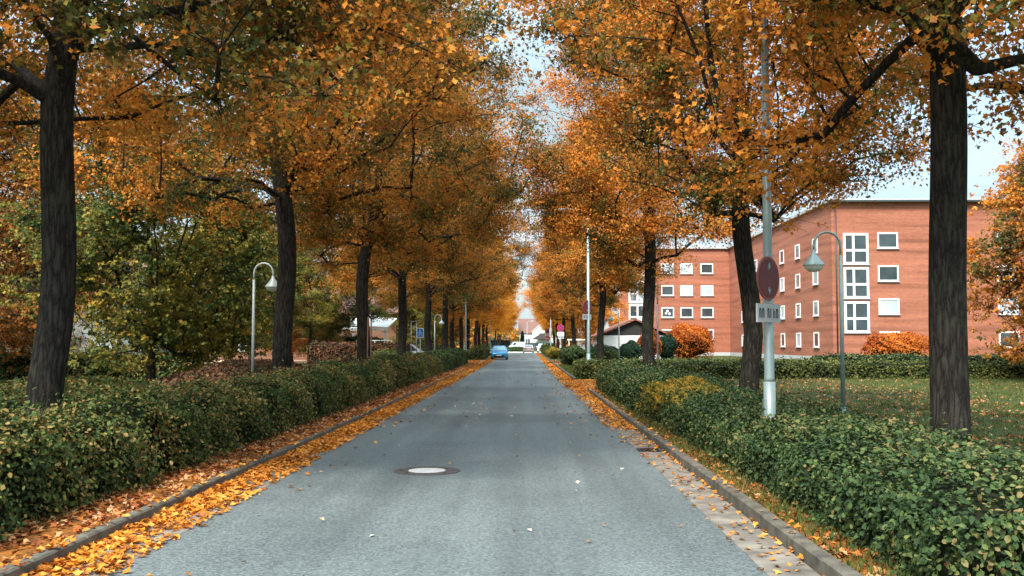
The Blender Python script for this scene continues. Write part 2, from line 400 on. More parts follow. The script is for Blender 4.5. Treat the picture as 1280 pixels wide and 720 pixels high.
# ---- trees: trunk + branch skeleton grown towards points inside the crown, leaves in clumps round the twigs
CUR[0] = LOBED
def crown_radius(t):
    return max(0.05, math.sin(PI*min(1, .16 + .82*t)))**.75 * (1.0 - .22*t)
def make_tree(seed, H, zb, R, trunk_r, fork, natt, leaf_n, leaf_s, mat, lean=(0,0), asym=(0,0), sigma=.42):
    rng = np.random.default_rng(seed); rnd = random.Random(seed)
    nodes = []; par = []
    # trunk with leader
    top = H*.86
    nseg = int(top/.5)
    ph = rnd.random()*6
    for i in range(nseg+1):
        z = top*i/nseg
        k = z/H
        w = .10*math.sin(ph+z*.55) + .05*math.sin(ph*2+z*1.3)
        w *= min(1, z/2) * (1 if z < fork else 1.0+ (z-fork)*.25)
        nodes.append(Vector((lean[0]*z + w + asym[0]*max(0, z-fork)*.15, lean[1]*z + w*.6 + asym[1]*max(0, z-fork)*.15, z)))
        par.append(i-1)
    ntr = len(nodes)
    paths = [list(range(ntr))]
    a0 = rnd.random()*6
    for q in range(4):
        j = min(ntr-2, max(1, int(round((fork + q*.45 + rnd.uniform(-.1,.1))/top*nseg))))
        a = a0 + q*PI*.5*1.07 + rnd.uniform(-.3,.3); til = rnd.uniform(.5,.72); pa = [j]; pj = j; ln = rnd.uniform(3.2,4.6); n = 8
        for k in range(1, n+1):
            tt = k/n; tl = til*(1-.18*tt)
            r_ = ln*tt
            nodes.append(nodes[j] + Vector((math.cos(a)*math.sin(tl)*r_, math.sin(a)*math.sin(tl)*r_, math.cos(tl)*r_)) + Vector((rnd.gauss(0,.035), rnd.gauss(0,.035), 0)))
            par.append(pj); pj = len(nodes)-1; pa.append(pj)
        paths.append(pa)
    nsc = len(nodes)
    lob = [rnd.random()*6 for _ in range(4)]
    att = []
    while len(att) < natt:
        z = rnd.random()
        a = rnd.random()*2*PI
        rr = R*crown_radius(z)*(1 + .16*math.sin(3*a+lob[0]+5*z) + .10*math.sin(5*a+lob[1]-7*z))
        q = math.sqrt(rnd.uniform(.10, 1.0))*rr
        zz = zb + (H-zb)*z + .5*math.sin(2*a+lob[2])*(1-z)
        if q < .8 and zz < fork+1.5: continue
        att.append(Vector((lean[0]*zz + asym[0] + q*math.cos(a), lean[1]*zz + asym[1] + q*math.sin(a), zz)))
    att.sort(key=lambda p: math.hypot(p.x, p.y) + rnd.random()*1.2)
    tips = []
    npn = np.array([tuple(n) for n in nodes]); valid = npn[:,2] >= fork
    NP = [npn]
    allp = npn.copy(); ok = valid.copy()
    for p in att:
        d = np.linalg.norm(allp - np.array(p)[None], axis=1)
        rise = p.z - allp[:,2]
        cost = d + 1.3*np.maximum(0, .42*d - rise) + np.where(ok, 0, 1e6)
        j = int(np.argmin(cost))
        s = nodes[j]; dist = (p-s).length
        n = max(2, int(dist/.55))
        mid = (s+p)/2 + Vector((rnd.uniform(-.08,.08), rnd.uniform(-.08,.08), .11))*dist
        pa = [j]; pj = j; new = []
        for k in range(1, n+1):
            t = k/n
            q = s*(1-t)**2 + mid*2*t*(1-t) + p*t*t
            q += Vector((rnd.gauss(0,.03), rnd.gauss(0,.03), rnd.gauss(0,.03)))
            nodes.append(q); par.append(pj); pj = len(nodes)-1; pa.append(pj); new.append(tuple(q))
        allp = np.concatenate([allp, np.array(new)]); ok = np.concatenate([ok, np.ones(len(new), bool)])
        paths.append(pa); tips.append(pj)
    # pipe model radii
    e = 2.25
    acc = np.zeros(len(nodes))
    for tnode in tips: acc[tnode] += .010**e
    for i in range(len(nodes)-1, 0, -1):
        if i >= ntr or True:
            acc[i] = max(acc[i], .008**e)
            acc[par[i]] += acc[i] if i >= ntr else acc[i]
    rad = acc**(1/e)
    kmax = rad[0]
    rad = rad * min(1.6, (trunk_r*.75)/kmax)
    mb = MB()
    zs = [nodes[i].z for i in range(ntr)]
    rt = []
    for i in range(ntr):
        z = zs[i]
        taper = trunk_r*(1-.10*min(1, z/fork)) if z <= fork else trunk_r*.9*max(.08, 1-(z-fork)/(top-fork))**1.15
        flare = 1 + .55*math.exp(-z/.28)
        rt.append(taper*flare)
    mb.tube([nodes[i] for i in range(ntr)], rt, 14)
    for pa in paths[1:]:
        rr = [rad[i] for i in pa]
        rr[0] = min(rr[1]*1.25, rt[pa[0]]*.85 if pa[0] < ntr else rad[pa[0]])
        r0 = max(rr)
        mb.tube([nodes[i] for i in pa], [max(.008, x) for x in rr], 8 if r0 > .08 else (5 if r0 > .03 else 3), cap=False)
    # leaves
    cl = [nodes[t] for t in tips]
    for pa in paths[1:]:
        for i in pa[2:]:
            if rad[i] < .05 and rnd.random() < .45: cl.append(nodes[i])
    cl = np.array([tuple(c) for c in cl])
    wts = rng.gamma(1.6, 1.0, len(cl)); wts /= wts.sum()
    idx = rng.choice(len(cl), leaf_n, p=wts)
    nsp = leaf_n//7
    sidx = rng.choice(len(cl), nsp, p=wts)
    SP = cl[sidx] + rng.normal(size=(nsp,3))*np.array([sigma, sigma, sigma*.62])
    pick = rng.integers(0, nsp, leaf_n); idx = sidx[pick]
    P = SP[pick] + rng.normal(size=(leaf_n,3))*np.array([.105, .105, .055])
    sr = rng.random(nsp)
    for q in range(0, min(nsp, 4200)):          # fine twigs carrying the sprays
        a_, b_ = Vector(cl[sidx[q]]), Vector(SP[q])
        if (b_-a_).length > .12: mb.tube([a_, (a_+b_)/2 + Vector((0,0,.03)), b_], [.008,.006,.004], 3, cap=False)
    cen = np.array([asym[0]+lean[0]*H*.6, asym[1]+lean[1]*H*.6, zb+(H-zb)*.35])
    outw = P - cen; outw /= np.maximum(np.linalg.norm(outw, axis=1, keepdims=True), .1)
    nrm = rng.normal(size=(leaf_n,3))*.75 + outw*.55 + np.array([0,0,.65])
    clr = rng.random(len(cl))
    rv = np.clip(.42*rng.random(leaf_n) + .30*clr[idx] + .28*sr[pick], 0, 1)
    root = empty('street_tree', (0,0,0))
    mb.build('trunk', M['bark'], root)
    leaf_object('crown', rng, P, leaf_s*rng.uniform(.65, 1.25, leaf_n), nrm, mat, root, rnd=rv)
    return root

protos = {
 'left_a':  make_tree(11, 17.2, 5.2, 7.15, .255, 5.4, 440, 185000, .088, M['leaf_mixed'], lean=(.03,0), asym=(.5,0)),
 'left_b':  make_tree(23, 16.4, 5.0, 6.7, .235, 5.0, 430, 172000, .088, M['leaf_mixed'], lean=(.0,.005), asym=(.4,0)),
 'right_a': make_tree(37, 17.0, 5.3, 5.2, .235, 5.9, 420, 148000, .088, M['leaf_rust'], asym=(-.1,0), sigma=.40),
 'right_b': make_tree(41, 16.2, 4.6, 5.1, .225, 5.2, 410, 142000, .088, M['leaf_rust'], asym=(0,0), sigma=.40),
 'garden':  make_tree(59, 11.0, 1.6, 4.6, .16, 2.0, 260, 46000, .145, M['leaf_garden'], sigma=.5),
}
first = {k: True for k in protos}
def place_tree(kind, x, y, rz, label, group, sc=1.0, mat=None, name='street_tree', cat='tree', sz=1.0):
    p = protos[kind]
    if first[kind]:
        o = p; first[kind] = False
        o.name = name
    else:
        o = copy_tree(p); o.name = name
    o.location = (x, y, 0.0); o.rotation_euler = (0, 0, rz); o.scale = (sc, sc, sc*sz)
    tag(o, label, cat, group)
    for c in kids(o):
        if c.name.startswith('crown'):
            c.material_slots[0].link = 'OBJECT'
            c.material_slots[0].material = M[mat] if mat else c.data.materials[0]
    return o
ORD = ['nearest','second','third','fourth','fifth','sixth','seventh','eighth','ninth','tenth','eleventh','twelfth','thirteenth','fourteenth','fifteenth','sixteenth','seventeenth','eighteenth','nineteenth','twentieth','last']
GL = 'street trees in the row left of the road'; GRT = 'street trees in the row right of the road'
left_row = [('left_b',13.2,-6.35,1.0,0,'leaf_mixed'),('left_a',26,-6.3,1.0,2.2,'leaf_mixed'),('left_a',38.8,-6.3,1.0,0,'leaf_mixed'),('left_b',51,-6.3,1.0,.5,'leaf_mixed'),
 ('left_b',66,-6.3,.98,PI*.9,'leaf_mixed'),('left_a',78.5,-6.3,.97,1.2,'leaf_mixed'),('left_b',88.5,-6.35,.9,2.1,'leaf_mixed'),('right_b',101,-6.4,.95,.6,'leaf_rust'),
 ('left_a',113,-6.4,.9,3.3,'leaf_bright'),('right_b',126,-6.2,1.05,2.6,'leaf_bright'),('left_b',139,-6.3,.9,1.5,'leaf_bright'),('right_a',152,-6.3,1.0,.9,'leaf_bright'),
 ('left_a',166,-6.3,.85,5.1,'leaf_bright'),('right_b',226,-6.6,.95,4.0,'leaf_bright'),('left_b',242,-6.4,.9,2.0,'leaf_bright'),('right_a',258,-6.5,.9,3.0,'leaf_rust')]
for i, (k, y, x, s, rz, m) in enumerate(left_row):
    lab = {0:'dark trunked street tree closest to the camera on the left, crown mostly overhead',
           1:'big green and rust street tree, second from the camera on the left',
           2:'leaning dark trunk street tree behind the loose mixed hedge',
           3:'street tree forking into two spread limbs above the hedge, with orange tufts on its trunk',
           4:'street tree with a slanting low left limb, standing right of the blue parking sign',
           12:'last bright orange street tree before the junction on the left'}.get(i)
    if not lab:
        col = {'leaf_mixed':'green and rust','leaf_rust':'rust orange','leaf_bright':'bright orange'}[m]
        lab = f"{col} street tree, {ORD[i]} from the camera in the row left of the road"
    place_tree(k, x, y, rz, lab, GL, s, m)
right_row = [('right_b',12.0,5.05,1.0,1.0,'leaf_rust'),('right_a',24,5.3,1.0,2.4,'leaf_rust'),('right_a',38.2,4.75,1.0,0.4,'leaf_rust'),('right_b',62.5,4.72,1.0,2.2,'leaf_rust'),
 ('right_a',79,4.95,.97,4.0,'leaf_rust'),('right_b',99,4.85,.95,5.0,'leaf_rust'),('right_a',122,4.75,.95,1.1,'leaf_rust'),('right_b',145,4.75,.95,.2,'leaf_bright'),('right_a',164,4.7,.9,3.0,'leaf_bright'),
 ('right_b',228,6.8,.8,2.0,'leaf_rust'),('right_a',246,7.4,.8,1.0,'leaf_bright')]
for i, (k, y, x, s, rz, m) in enumerate(right_row):
    lab = {0:'thick dark trunk street tree closest to the camera on the right',
           1:'street tree right of the road rising behind the near dark hedge, second from the camera',
           2:'tall dark trunk street tree in front of the white stair window of the brick building',
           3:'street tree just right of the tall sign pole, in front of the garage roof',
           4:'rust crowned street tree hidden behind the tall sign pole'}.get(i)
    if not lab:
        col = {'leaf_rust':'rust orange','leaf_bright':'bright orange'}[m]
        lab = f"{col} street tree, {ORD[i]} from the camera in the row right of the road"
    place_tree(k, x, y, rz, lab, GRT, s, m)
# garden and yard trees behind the rows
bg = [(-13.5,36,1.0,'leaf_garden','left'),(-17,52,1.1,'leaf_garden','left'),(-24,44,1.2,'leaf_bronze','left'),(-10.4,98,.7,'leaf_garden','left'),(-21,90,.9,'leaf_mixed','left'),(-16.6,84,.5,'leaf_garden','left'),(-15.5,108,1.15,'leaf_mixed','left'),(-23,78,1.2,'leaf_garden','left'),
      (-32,66,1.2,'leaf_mixed','left'),(-11.5,110,1.1,'leaf_mixed','left'),(-19,122,1.35,'leaf_garden','left'),(-12,134,1.2,'leaf_rust','left'),(-30,112,1.4,'leaf_mixed','left'),(-42,95,1.4,'leaf_garden','left'),
      (-52,125,1.5,'leaf_mixed','left'),(-15,160,1.3,'leaf_garden','left'),(-25,150,1.4,'leaf_rust','left'),(-36,30,1.0,'leaf_garden','left'),(-17,22,.95,'leaf_bronze','left'),
      (9.5,124,.8,'leaf_bright','right'),(12,150,1.1,'leaf_rust','right'),(16,175,1.3,'leaf_mixed','right'),(25.5,40,1.1,'leaf_bronze','right'),(22,26,1.0,'leaf_bronze','right'),
      (44,66,1.2,'leaf_garden','right'),(62,84,1.4,'leaf_mixed','right'),(24.5,45.5,1.05,'leaf_rust','right'),(9.2,178,1.1,'leaf_rust','right')]
cnt = {'left':0,'right':0}
bgo = sorted(bg, key=lambda b: b[1])
for i, (x, y, s, m, side) in enumerate(bgo):
    col = {'leaf_garden':'green gold','leaf_bronze':'bronze brown','leaf_mixed':'green and rust','leaf_rust':'rust orange','leaf_bright':'bright orange'}[m]
    place_tree('garden', x, y, i*1.7, f"bushy {col} garden tree, {ORD[cnt[side]]} by distance behind the {side} row of street trees", f'garden trees behind the {side} row', s, m, name='garden_tree')
    cnt[side] += 1

place_tree('right_b', -13.4, 84, 1.9, 'olive green garden tree with raised crown hanging over the white canopy', 'garden trees behind the left row', .78, 'leaf_garden', name='garden_tree')
place_tree('right_a', -17.2, 80, .4, 'olive green garden tree left of the white canopy, behind the leaning trunk', 'garden trees behind the left row', .62, 'leaf_garden', name='garden_tree')
# ---- hedges and shrubs
def hash_noise(x, y, s):
    return (np.sin(x*2.1+s)+np.sin(y*1.7+s*2.3)+np.sin(x*5.3-y*4.1+s)*.6+np.sin(y*6.7+x*1.3+s*.7)*.5)/3.1
def hedge(name, label, group, x0, x1, y0, y1, z0, h, mat, n, size, seed, bump=.12, cat='hedge', jit=.05, rz=0.0, stray=.03):
    rng = np.random.default_rng(seed)
    w, l = x1-x0, y1-y0
    areas = np.array([w*l, l*h, l*h, w*h, w*h]); pr = areas/areas.sum()
    face = rng.choice(5, n, p=pr)
    u = rng.random(n); v = rng.random(n)
    X = np.where(face==0, u*w, np.where(face==1, 0, np.where(face==2, w, u*w)))
    Y = np.where(face==0, v*l, np.where(face<=2, v*l, np.where(face==3, 0, l)))
    Z = np.where(face==0, h, u*h); Z = np.where(face>=3, v*h, Z)
    Nn = np.zeros((n,3)); Nn[face==0] = (0,0,1); Nn[face==1] = (-1,0,0); Nn[face==2] = (1,0,0); Nn[face==3] = (0,-1,0); Nn[face==4] = (0,1,0)
    # round off the top edges and make the surface uneven
    ex = np.minimum(np.minimum(X, w-X), .35)/.35; ey = np.minimum(np.minimum(Y, l-Y), .35)/.35
    tf = np.clip(Z/h, 0, 1)
    nz = hash_noise((X+x0)*1.1, (Y+y0)*1.1, seed)
    Z2 = Z*(1 + bump*nz/h) - .16*(1-np.minimum(ex, ey))*tf**3
    side = hash_noise((Y+y0)*1.6+Z*1.5, (X+x0)*1.6, seed+3)*bump*.9
    P = np.stack([X+x0, Y+y0, Z2+z0], 1) + Nn*(side*(face>0))[:,None]
    inset = .06*(tf**4)
    P -= Nn*inset[:,None]
    out = rng.normal(0, jit, n) - np.abs(rng.normal(0, .03, n))
    out = out + np.where(rng.random(n) < stray, np.abs(rng.normal(0, .12, n)), 0)
    P += Nn*out[:,None]
    P[:,2] = np.maximum(P[:,2], z0+.02)
    nrm = Nn*.8 + rng.normal(size=(n,3))*.6 + np.array([0,0,.35])
    # core follows the same uneven top
    mb = MB(); kx = max(3, int(w/.4)); ky = max(3, int(l/.4)); c = .10
    gx = np.linspace(x0+c, x1-c, kx); gy = np.linspace(y0+c, y1-c, ky)
    top = {}
    for i in range(kx):
        for j in range(ky):
            xx, yy = gx[i], gy[j]
            edge = min(min(xx-x0, x1-xx), min(yy-y0, y1-yy))
            hz = h + bump*float(hash_noise(np.array(xx*1.1), np.array(yy*1.1), seed)) - .09 - .16*(1-min(1, edge/.35))
            top[i,j] = len(mb.v); mb.v.append((xx, yy, z0+max(.1,hz)))
    bot = {}
    for i in range(kx):
        for j in range(ky):
            if i in (0,kx-1) or j in (0,ky-1):
                bot[i,j] = len(mb.v); mb.v.append((gx[i], gy[j], z0-.02))
    def q(*f): mb.f.append(f); mb.mi.append(0); mb.smooth.append(False)
    for i in range(kx-1):
        for j in range(ky-1): q(top[i,j], top[i+1,j], top[i+1,j+1], top[i,j+1])
        q(bot[i,0], bot[i+1,0], top[i+1,0], top[i,0]); q(bot[i+1,ky-1], bot[i,ky-1], top[i,ky-1], top[i+1,ky-1])
    for j in range(ky-1):
        q(bot[0,j+1], bot[0,j], top[0,j], top[0,j+1]); q(bot[kx-1,j], bot[kx-1,j+1], top[kx-1,j+1], top[kx-1,j])
    o = leaf_object(name, rng, P, size*rng.uniform(.6,1.3,n), nrm, M[mat], extra=(mb, M['hedge_core']))
    return tag(o, label, cat, group)
def shrub(name, label, group, x, y, z0, rx, ry, h, mat, n, size, seed, cat='shrub', bump=.27, parts=None, taper=0.0):
    rng = np.random.default_rng(seed)
    D = rng.normal(size=(n,3)); D /= np.linalg.norm(D, axis=1, keepdims=True)
    D[:,2] = np.abs(D[:,2])*np.where(rng.random(n)<.75, 1, -1)
    f = 1 + bump*hash_noise(D[:,0]*2.2+D[:,2]*2, D[:,1]*2.2-D[:,2], seed)
    rr = f*(1-np.abs(rng.normal(0,.10,n)))
    tz = (D[:,2]*rr+1)/2
    k = 1 - taper*tz
    P = np.stack([x+D[:,0]*rx*rr*k, y+D[:,1]*ry*rr*k, z0+h*np.clip(tz, .01, 2)], 1)
    nrm = D*.8 + rng.normal(size=(n,3))*.6
    mb = MB(); a, b = 10, 7
    for j in range(b+1):
        th = PI*j/b
        for i in range(a):
            d = np.array([math.sin(th)*math.cos(2*PI*i/a), math.sin(th)*math.sin(2*PI*i/a), math.cos(th)])
            ff = .80*(1 + bump*float(hash_noise(np.array(d[0]*2.2+d[2]*2), np.array(d[1]*2.2-d[2]), seed)))
            tz_ = (d[2]*ff+1)/2; kk = 1 - taper*tz_
            mb.v.append((x+d[0]*rx*ff*kk, y+d[1]*ry*ff*kk, z0+h*tz_))
    for j in range(b):
        for i in range(a):
            mb.f.append((j*a+i, (j+1)*a+i, (j+1)*a+(i+1)%a, j*a+(i+1)%a)); mb.mi.append(0); mb.smooth.append(True)
    o = leaf_object(name, rng, P, size*rng.uniform(.6,1.3,n), nrm, M[mat], extra=(mb, M['hedge_core']))
    return tag(o, label, cat, group)

VZ = .10   # verge level
CUR[0] = LEAF
HG = 'roadside hedges'
hedge('hedge', 'loose unclipped mixed green and brown hedge nearest on the left of the road', HG, -6.0, -4.80, 8, 33, VZ, .92, 'leaf_hedge_mixed', 100000, .052, 1, bump=.26, stray=.14)
hedge('hedge', 'brown tipped middle stretch of left hedge in front of the leaning dark trunk', HG, -6.0, -4.76, 33.2, 57, VZ, .92, 'leaf_hedge_mixed', 60000, .066, 2, bump=.28, stray=.14)
hedge('hedge', 'clipped dark green hedge left of the road ending at the tall lamp pole', HG, -6.0, -4.72, 57.4, 82, VZ, 1.2, 'leaf_hedge_dark', 22000, .11, 3, bump=.10)
hedge('hedge', 'square clipped hedge block just left of the blue car', HG, -6.0, -4.15, 100, 107, VZ, 1.12, 'leaf_hedge_olive', 8000, .12, 4, bump=.07)
hedge('hedge', 'dark near hedge along the right kerb', HG, 2.88, 5.0, 7.0, 24.5, VZ, .74, 'leaf_hedge_dark', 84000, .05, 5, bump=.10, stray=.06)
hedge('hedge', 'broad dark hedge corner beside the leaf covered gap on the right', HG, 2.78, 5.4, 24.5, 38.3, VZ, .82, 'leaf_hedge_dark', 52000, .066, 6, bump=.14, stray=.06)
hedge('hedge', 'low olive topped hedge running across behind the leaf covered gap', HG, 2.68, 24, 48.3, 56, VZ, .80, 'leaf_hedge_olive', 52000, .11, 7, bump=.08)
shrub('shrub', 'yellow leaved shrub leaning out of the near right hedge', None, 3.4, 22.6, VZ, .75, 3.0, .90, 'leaf_yellow_shrub', 10000, .065, 21, bump=.45)
shrub('shrub', 'big round dark shrub behind the grass strip on the right verge', None, 3.5, 73.5, VZ, .98, 2.0, 1.55, 'leaf_hedge_dark', 6000, .11, 22)
shrub('shrub', 'dark shrub right of the round one, behind the tall sign pole', None, 5.5, 72, VZ, 1.2, 2.0, 1.5, 'leaf_hedge_dark', 5000, .11, 23)
shrub('shrub', 'yellow green bush at the foot of the no stopping sign', None, 3.15, 109, VZ, .85, 2.5, 1.2, 'leaf_yellow_shrub', 3500, .13, 24)
shrub('shrub', 'olive bush just beyond the yellow green bush on right verge', None, 3.3, 126, VZ, .95, 5, 1.3, 'leaf_hedge_olive', 3000, .14, 25)
shrub('shrub', 'far green bush beside the junction on the right', None, 3.4, 152, VZ, 1.1, 8, 1.5, 'leaf_hedge_olive', 3000, .16, 26)
shrub('shrub', 'loose green bush behind the blue car', None, -4.9, 113, VZ, 1.0, 4.5, 1.55, 'leaf_hedge_olive', 4500, .13, 27)
shrub('shrub', 'small green bush between hedge block and dark hedge on the left', None, -7.6, 92, VZ, 1.6, 3, 1.5, 'leaf_hedge_olive', 3500, .13, 28)
hedge('hedge', 'reddish brown garden hedge behind the second street trunk on the left', 'garden hedges', -14.5, -7.8, 66.5, 68, VZ, 1.75, 'leaf_red_brown', 15000, .11, 8, bump=.12)
hedge('hedge', 'dark clipped dome hedge under the white canopy', 'garden hedges', -15.2, -12.2, 84, 86.5, VZ, 2.2, 'leaf_hedge_dark', 7000, .13, 9, bump=.25)
hedge('hedge', 'long low garden hedge far left behind the street trees', 'garden hedges', -40, -16, 47, 48.5, VZ, 1.3, 'leaf_hedge_mixed', 22000, .12, 10, bump=.15)
hedge('hedge', 'low green garden hedge behind the blue parking sign', 'garden hedges', -11.5, -8.8, 96, 98, VZ, 1.9, 'leaf_hedge_olive', 5000, .14, 31, bump=.12)
hedge('hedge', 'low dark hedge in front of the small white sign board', 'garden hedges', 5.2, 16, 66, 67.5, VZ, .62, 'leaf_hedge_dark', 12000, .11, 11, bump=.08)
hedge('hedge', 'low hedge on the far side of the junction under the white van', 'garden hedges', -3.6, -.2, 198, 201, 0.02, .95, 'leaf_hedge_dark', 2500, .18, 12, bump=.1)
hedge('hedge', 'long dark hedge below the brick building at the right edge', 'garden hedges', 15, 46, 52, 54, VZ, 1.1, 'leaf_hedge_dark', 26000, .12, 13, bump=.12)
shrub('shrub', 'large dark ball shrub beside the garage gable', None, 8.35, 79, VZ, .82, 1.0, 1.9, 'leaf_conifer', 5200, .10, 41)
shrub('shrub', 'smaller dark shrub left of the ball shrub in front of the white garage wall', None, 7.0, 80, VZ, .75, .9, 1.35, 'leaf_conifer', 3500, .10, 42)
shrub('shrub', 'flame orange shrub between ball shrub and dark trunk', None, 11.2, 90, VZ, 1.1, 1.2, 3.0, 'leaf_red_maple', 3500, .13, 43, bump=.3)
shrub('shrub', 'wide flame orange shrub below the brick building windows', None, 15.6, 95, VZ, 2.3, 2.0, 3.6, 'leaf_red_maple', 9000, .13, 44, bump=.3)
shrub('shrub', 'flame orange shrub at the foot of the projecting brick wing', None, 26.5, 72, VZ, 2.3, 1.8, 2.4, 'leaf_red_maple', 7000, .13, 45, bump=.3)
shrub('shrub', 'dark evergreen shrub right of the tall trunk below the windows', None, 13.0, 92, VZ, .9, .9, 2.5, 'leaf_conifer', 3500, .12, 46)
shrub('shrub', 'brown undergrowth shrub beside the leaning trunk', None, -7.6, 45, VZ, 1.3, 4.5, 1.1, 'leaf_hedge_mixed', 8000, .09, 47)
shrub('shrub', 'low brown undergrowth shrub left of the nearest trunks', None, -8.2, 30, VZ, 1.4, 7, 1.15, 'leaf_red_brown', 14000, .085, 48)
shrub('shrub', 'green undergrowth shrub at the left edge by the closest trunk', None, -8.6, 17, VZ, 1.6, 5, 1.1, 'leaf_hedge_mixed', 16000, .075, 49)
shrub('shrub', 'green undergrowth shrub left of the clipped dark hedge', None, -8.0, 60, VZ, 1.4, 5, 1.3, 'leaf_hedge_olive', 7000, .10, 50)
rs = random.Random(4)
for i, (yy, m, lab) in enumerate([(24.5,'leaf_red_brown','brown leaved shrub growing out of the loose left hedge, nearest the camera'),(29.5,'leaf_hedge_dark','dark green shrub behind the loose left hedge between two brown ones'),
   (34.5,'leaf_red_brown','brown shrub standing taller than the left hedge before the leaning trunk'),(41.5,'leaf_hedge_olive','olive shrub swelling above the left hedge beyond the leaning trunk'),
   (46.5,'leaf_red_brown','rusty brown shrub on the crest of the middle left hedge'),(53,'leaf_yellow_shrub','yellow green shrub at the far end of the loose left hedge')]):
    shrub('shrub', lab, None, -5.75+rs.uniform(-.15,.1), yy, VZ, .72, 1.9, 1.15+rs.uniform(-.05,.12), m, 7000, .075, 60+i, bump=.25)
shrub('cypress', 'slim dark cypress in front of the far white house', None, -.6, 246, 0, .75, .75, 4.6, 'leaf_conifer', 2000, .25, 51, cat='tree', taper=.6)

# ------------------------------------------------------------------ ground, road
def sheet(name, x0, x1, y0, y1, z, mat, nx=1, ny=1):
    mb = MB()
    mb.add([(x0,y0,z),(x1,y0,z),(x1,y1,z),(x0,y1,z)], [(0,1,2,3)])
    o = mb.build(name, mat); o['kind'] = 'structure'; return o
sheet('ground', -900, 900, -300, 1500, 0.0, M['earth_lawn'])
sheet('road', -3.30, 1.92, -25, 176, .010, M['asphalt'])
sheet('cross_street', -120, 120, 176, 197, .012, M['junction'])
for gx0, gx1 in ((-3.90,-3.30), (1.92,2.34)):
    mb = MB(); gr_ = random.Random(3); y = -6.0
    while y < 176:
        mb.box(gx0+.004, gx1-.004, y, min(176, y+.49), -.06, .014+gr_.uniform(-.003,.003), .006); y += .5
    mb.build('gutter', M['gutter_stone'])['kind'] = 'structure'
def slab(name, x0, x1, y0, y1, z1, mat):
    mb = MB(); mb.box(x0,x1,y0,y1,-.05,z1); o = mb.build(name, mat); o['kind'] = 'structure'; return o
slab('verge', -4.75, -4.03, -25, 176, .095, M['earth_verge'])
slab('verge', 2.48, 2.95, -25, 38.4, .095, M['earth_verge'])
slab('verge', 2.48, 2.95, 48, 176, .095, M['earth_lawn'])
slab('garden_ground', -300, -4.752, -25, 176, .10, M['earth_lawn'])
slab('garden_ground', 2.952, 300, -25, 38.4, .10, M['earth_lawn'])
slab('garden_ground', 2.952, 300, 48, 176, .10, M['earth_lawn'])
slab('path', 2.36, 9, 38.41, 47.99, .06, M['path_sand'])
slab('garden_ground', 9.002, 300, 38.402, 47.998, .10, M['earth_lawn'])
slab('driveway', -60, -3.91, 84, 98.5, .108, M['path_sand'])
def kerb(x0, x1, spans, top):
    rnd = random.Random(int(x0*100)); mb = MB()
    for y0, y1 in spans:
        y = y0
        while y < y1:
            l = 1.0
            dz = rnd.uniform(-.006, .006); dx = rnd.uniform(-.006, .006)
            mb.box(x0+dx, x1+dx, y, min(y+l-.012, y1), -.05, top+dz, .018); y += l
    o = mb.build('kerb', M['kerb_stone']); o['kind'] = 'structure'
kerb(-4.03, -3.90, [(-25, 84), (98.5, 176)], .125)
kerb(2.34, 2.48, [(-25, 37.6), (48.6, 176)], .15)

# ---- fallen leaves
CUR[0] = LOBED
def litter(name, zones, mat, seed, label):
    rng = np.random.default_rng(seed)
    Ps, Ss, Ns = [], [], []
    for (x0, x1, y0, y1, z, dens, s, fade) in zones:
        n = int((x1-x0)*(y1-y0)*dens)
        u = rng.random(n)
        if fade == 1: u = u**1.8           # thick at x0 side
        elif fade == -1: u = 1-(1-u)**1.8
        X = x0 + (x1-x0)*u; Y = y0 + (y1-y0)*rng.random(n)
        # patchy
        keep = rng.random(n) < np.clip(.62+.75*hash_noise(X*2.9, Y*1.1, seed), .08, 1)
        X, Y = X[keep], Y[keep]; n = len(X)
        Ps.append(np.stack([X, Y, np.full(n, z) + np.abs(rng.normal(0, .012, n)) + .006], 1))
        Ss.append(s*rng.uniform(.6, 1.25, n))
        Ns.append(np.stack([rng.normal(0,.38,n), rng.normal(0,.38,n), np.ones(n)], 1))
    o = leaf_object(name, rng, np.concatenate(Ps), np.concatenate(Ss), np.concatenate(Ns), M[mat])
    tag(o, label, 'leaves', None, 'stuff')
litter('fallen_leaves', [(-4.04,-3.88,7,40,.128,170,.075,0),(-4.04,-3.88,40,84,.128,150,.10,0),(-3.9,-3.25,7,40,.016,900,.08,1),(-3.9,-3.15,40,90,.016,420,.11,1),(-3.9,-3.1,90,170,.016,120,.16,1),
   (-3.35,-2.6,7,80,.012,6,.09,1)], 'leaf_litter_orange', 5, 'thick orange leaves lying in the left gutter against the kerb')
litter('fallen_leaves', [(-4.75,-4.03,7,40,.10,460,.08,0),(-4.75,-4.03,40,84,.10,210,.11,0),(-12,-4.75,7,60,.105,28,.09,0)], 'leaf_litter_red', 6, 'rust red leaves covering the left verge under the hedge')
litter('fallen_leaves', [(1.75,2.34,21,40,.016,300,.085,-1),(1.85,2.34,7,21,.016,60,.075,-1),(2.34,2.48,7,37,.155,50,.07,0),(1.6,2.34,40,60,.016,330,.10,-1),(1.65,2.34,60,110,.016,180,.13,-1),(1.8,2.34,110,175,.016,90,.17,-1),
   (2.36,8,38.5,48,.062,330,.10,0),(1.0,1.9,18,70,.012,7,.09,-1)], 'leaf_litter_orange', 7, 'orange leaves in the right gutter and covering the gap between hedges')
litter('fallen_leaves', [(2.48,2.95,7,38,.10,260,.075,0),(5.0,14,9,48,.105,34,.09,0),(14,46,20,52,.105,9,.11,0),(2.48,3.1,56,100,.10,40,.11,0),(2.48,12,57,66,.105,10,.1,0)], 'leaf_litter_red', 8, 'dark red leaves on the soil strip under the right hedge')
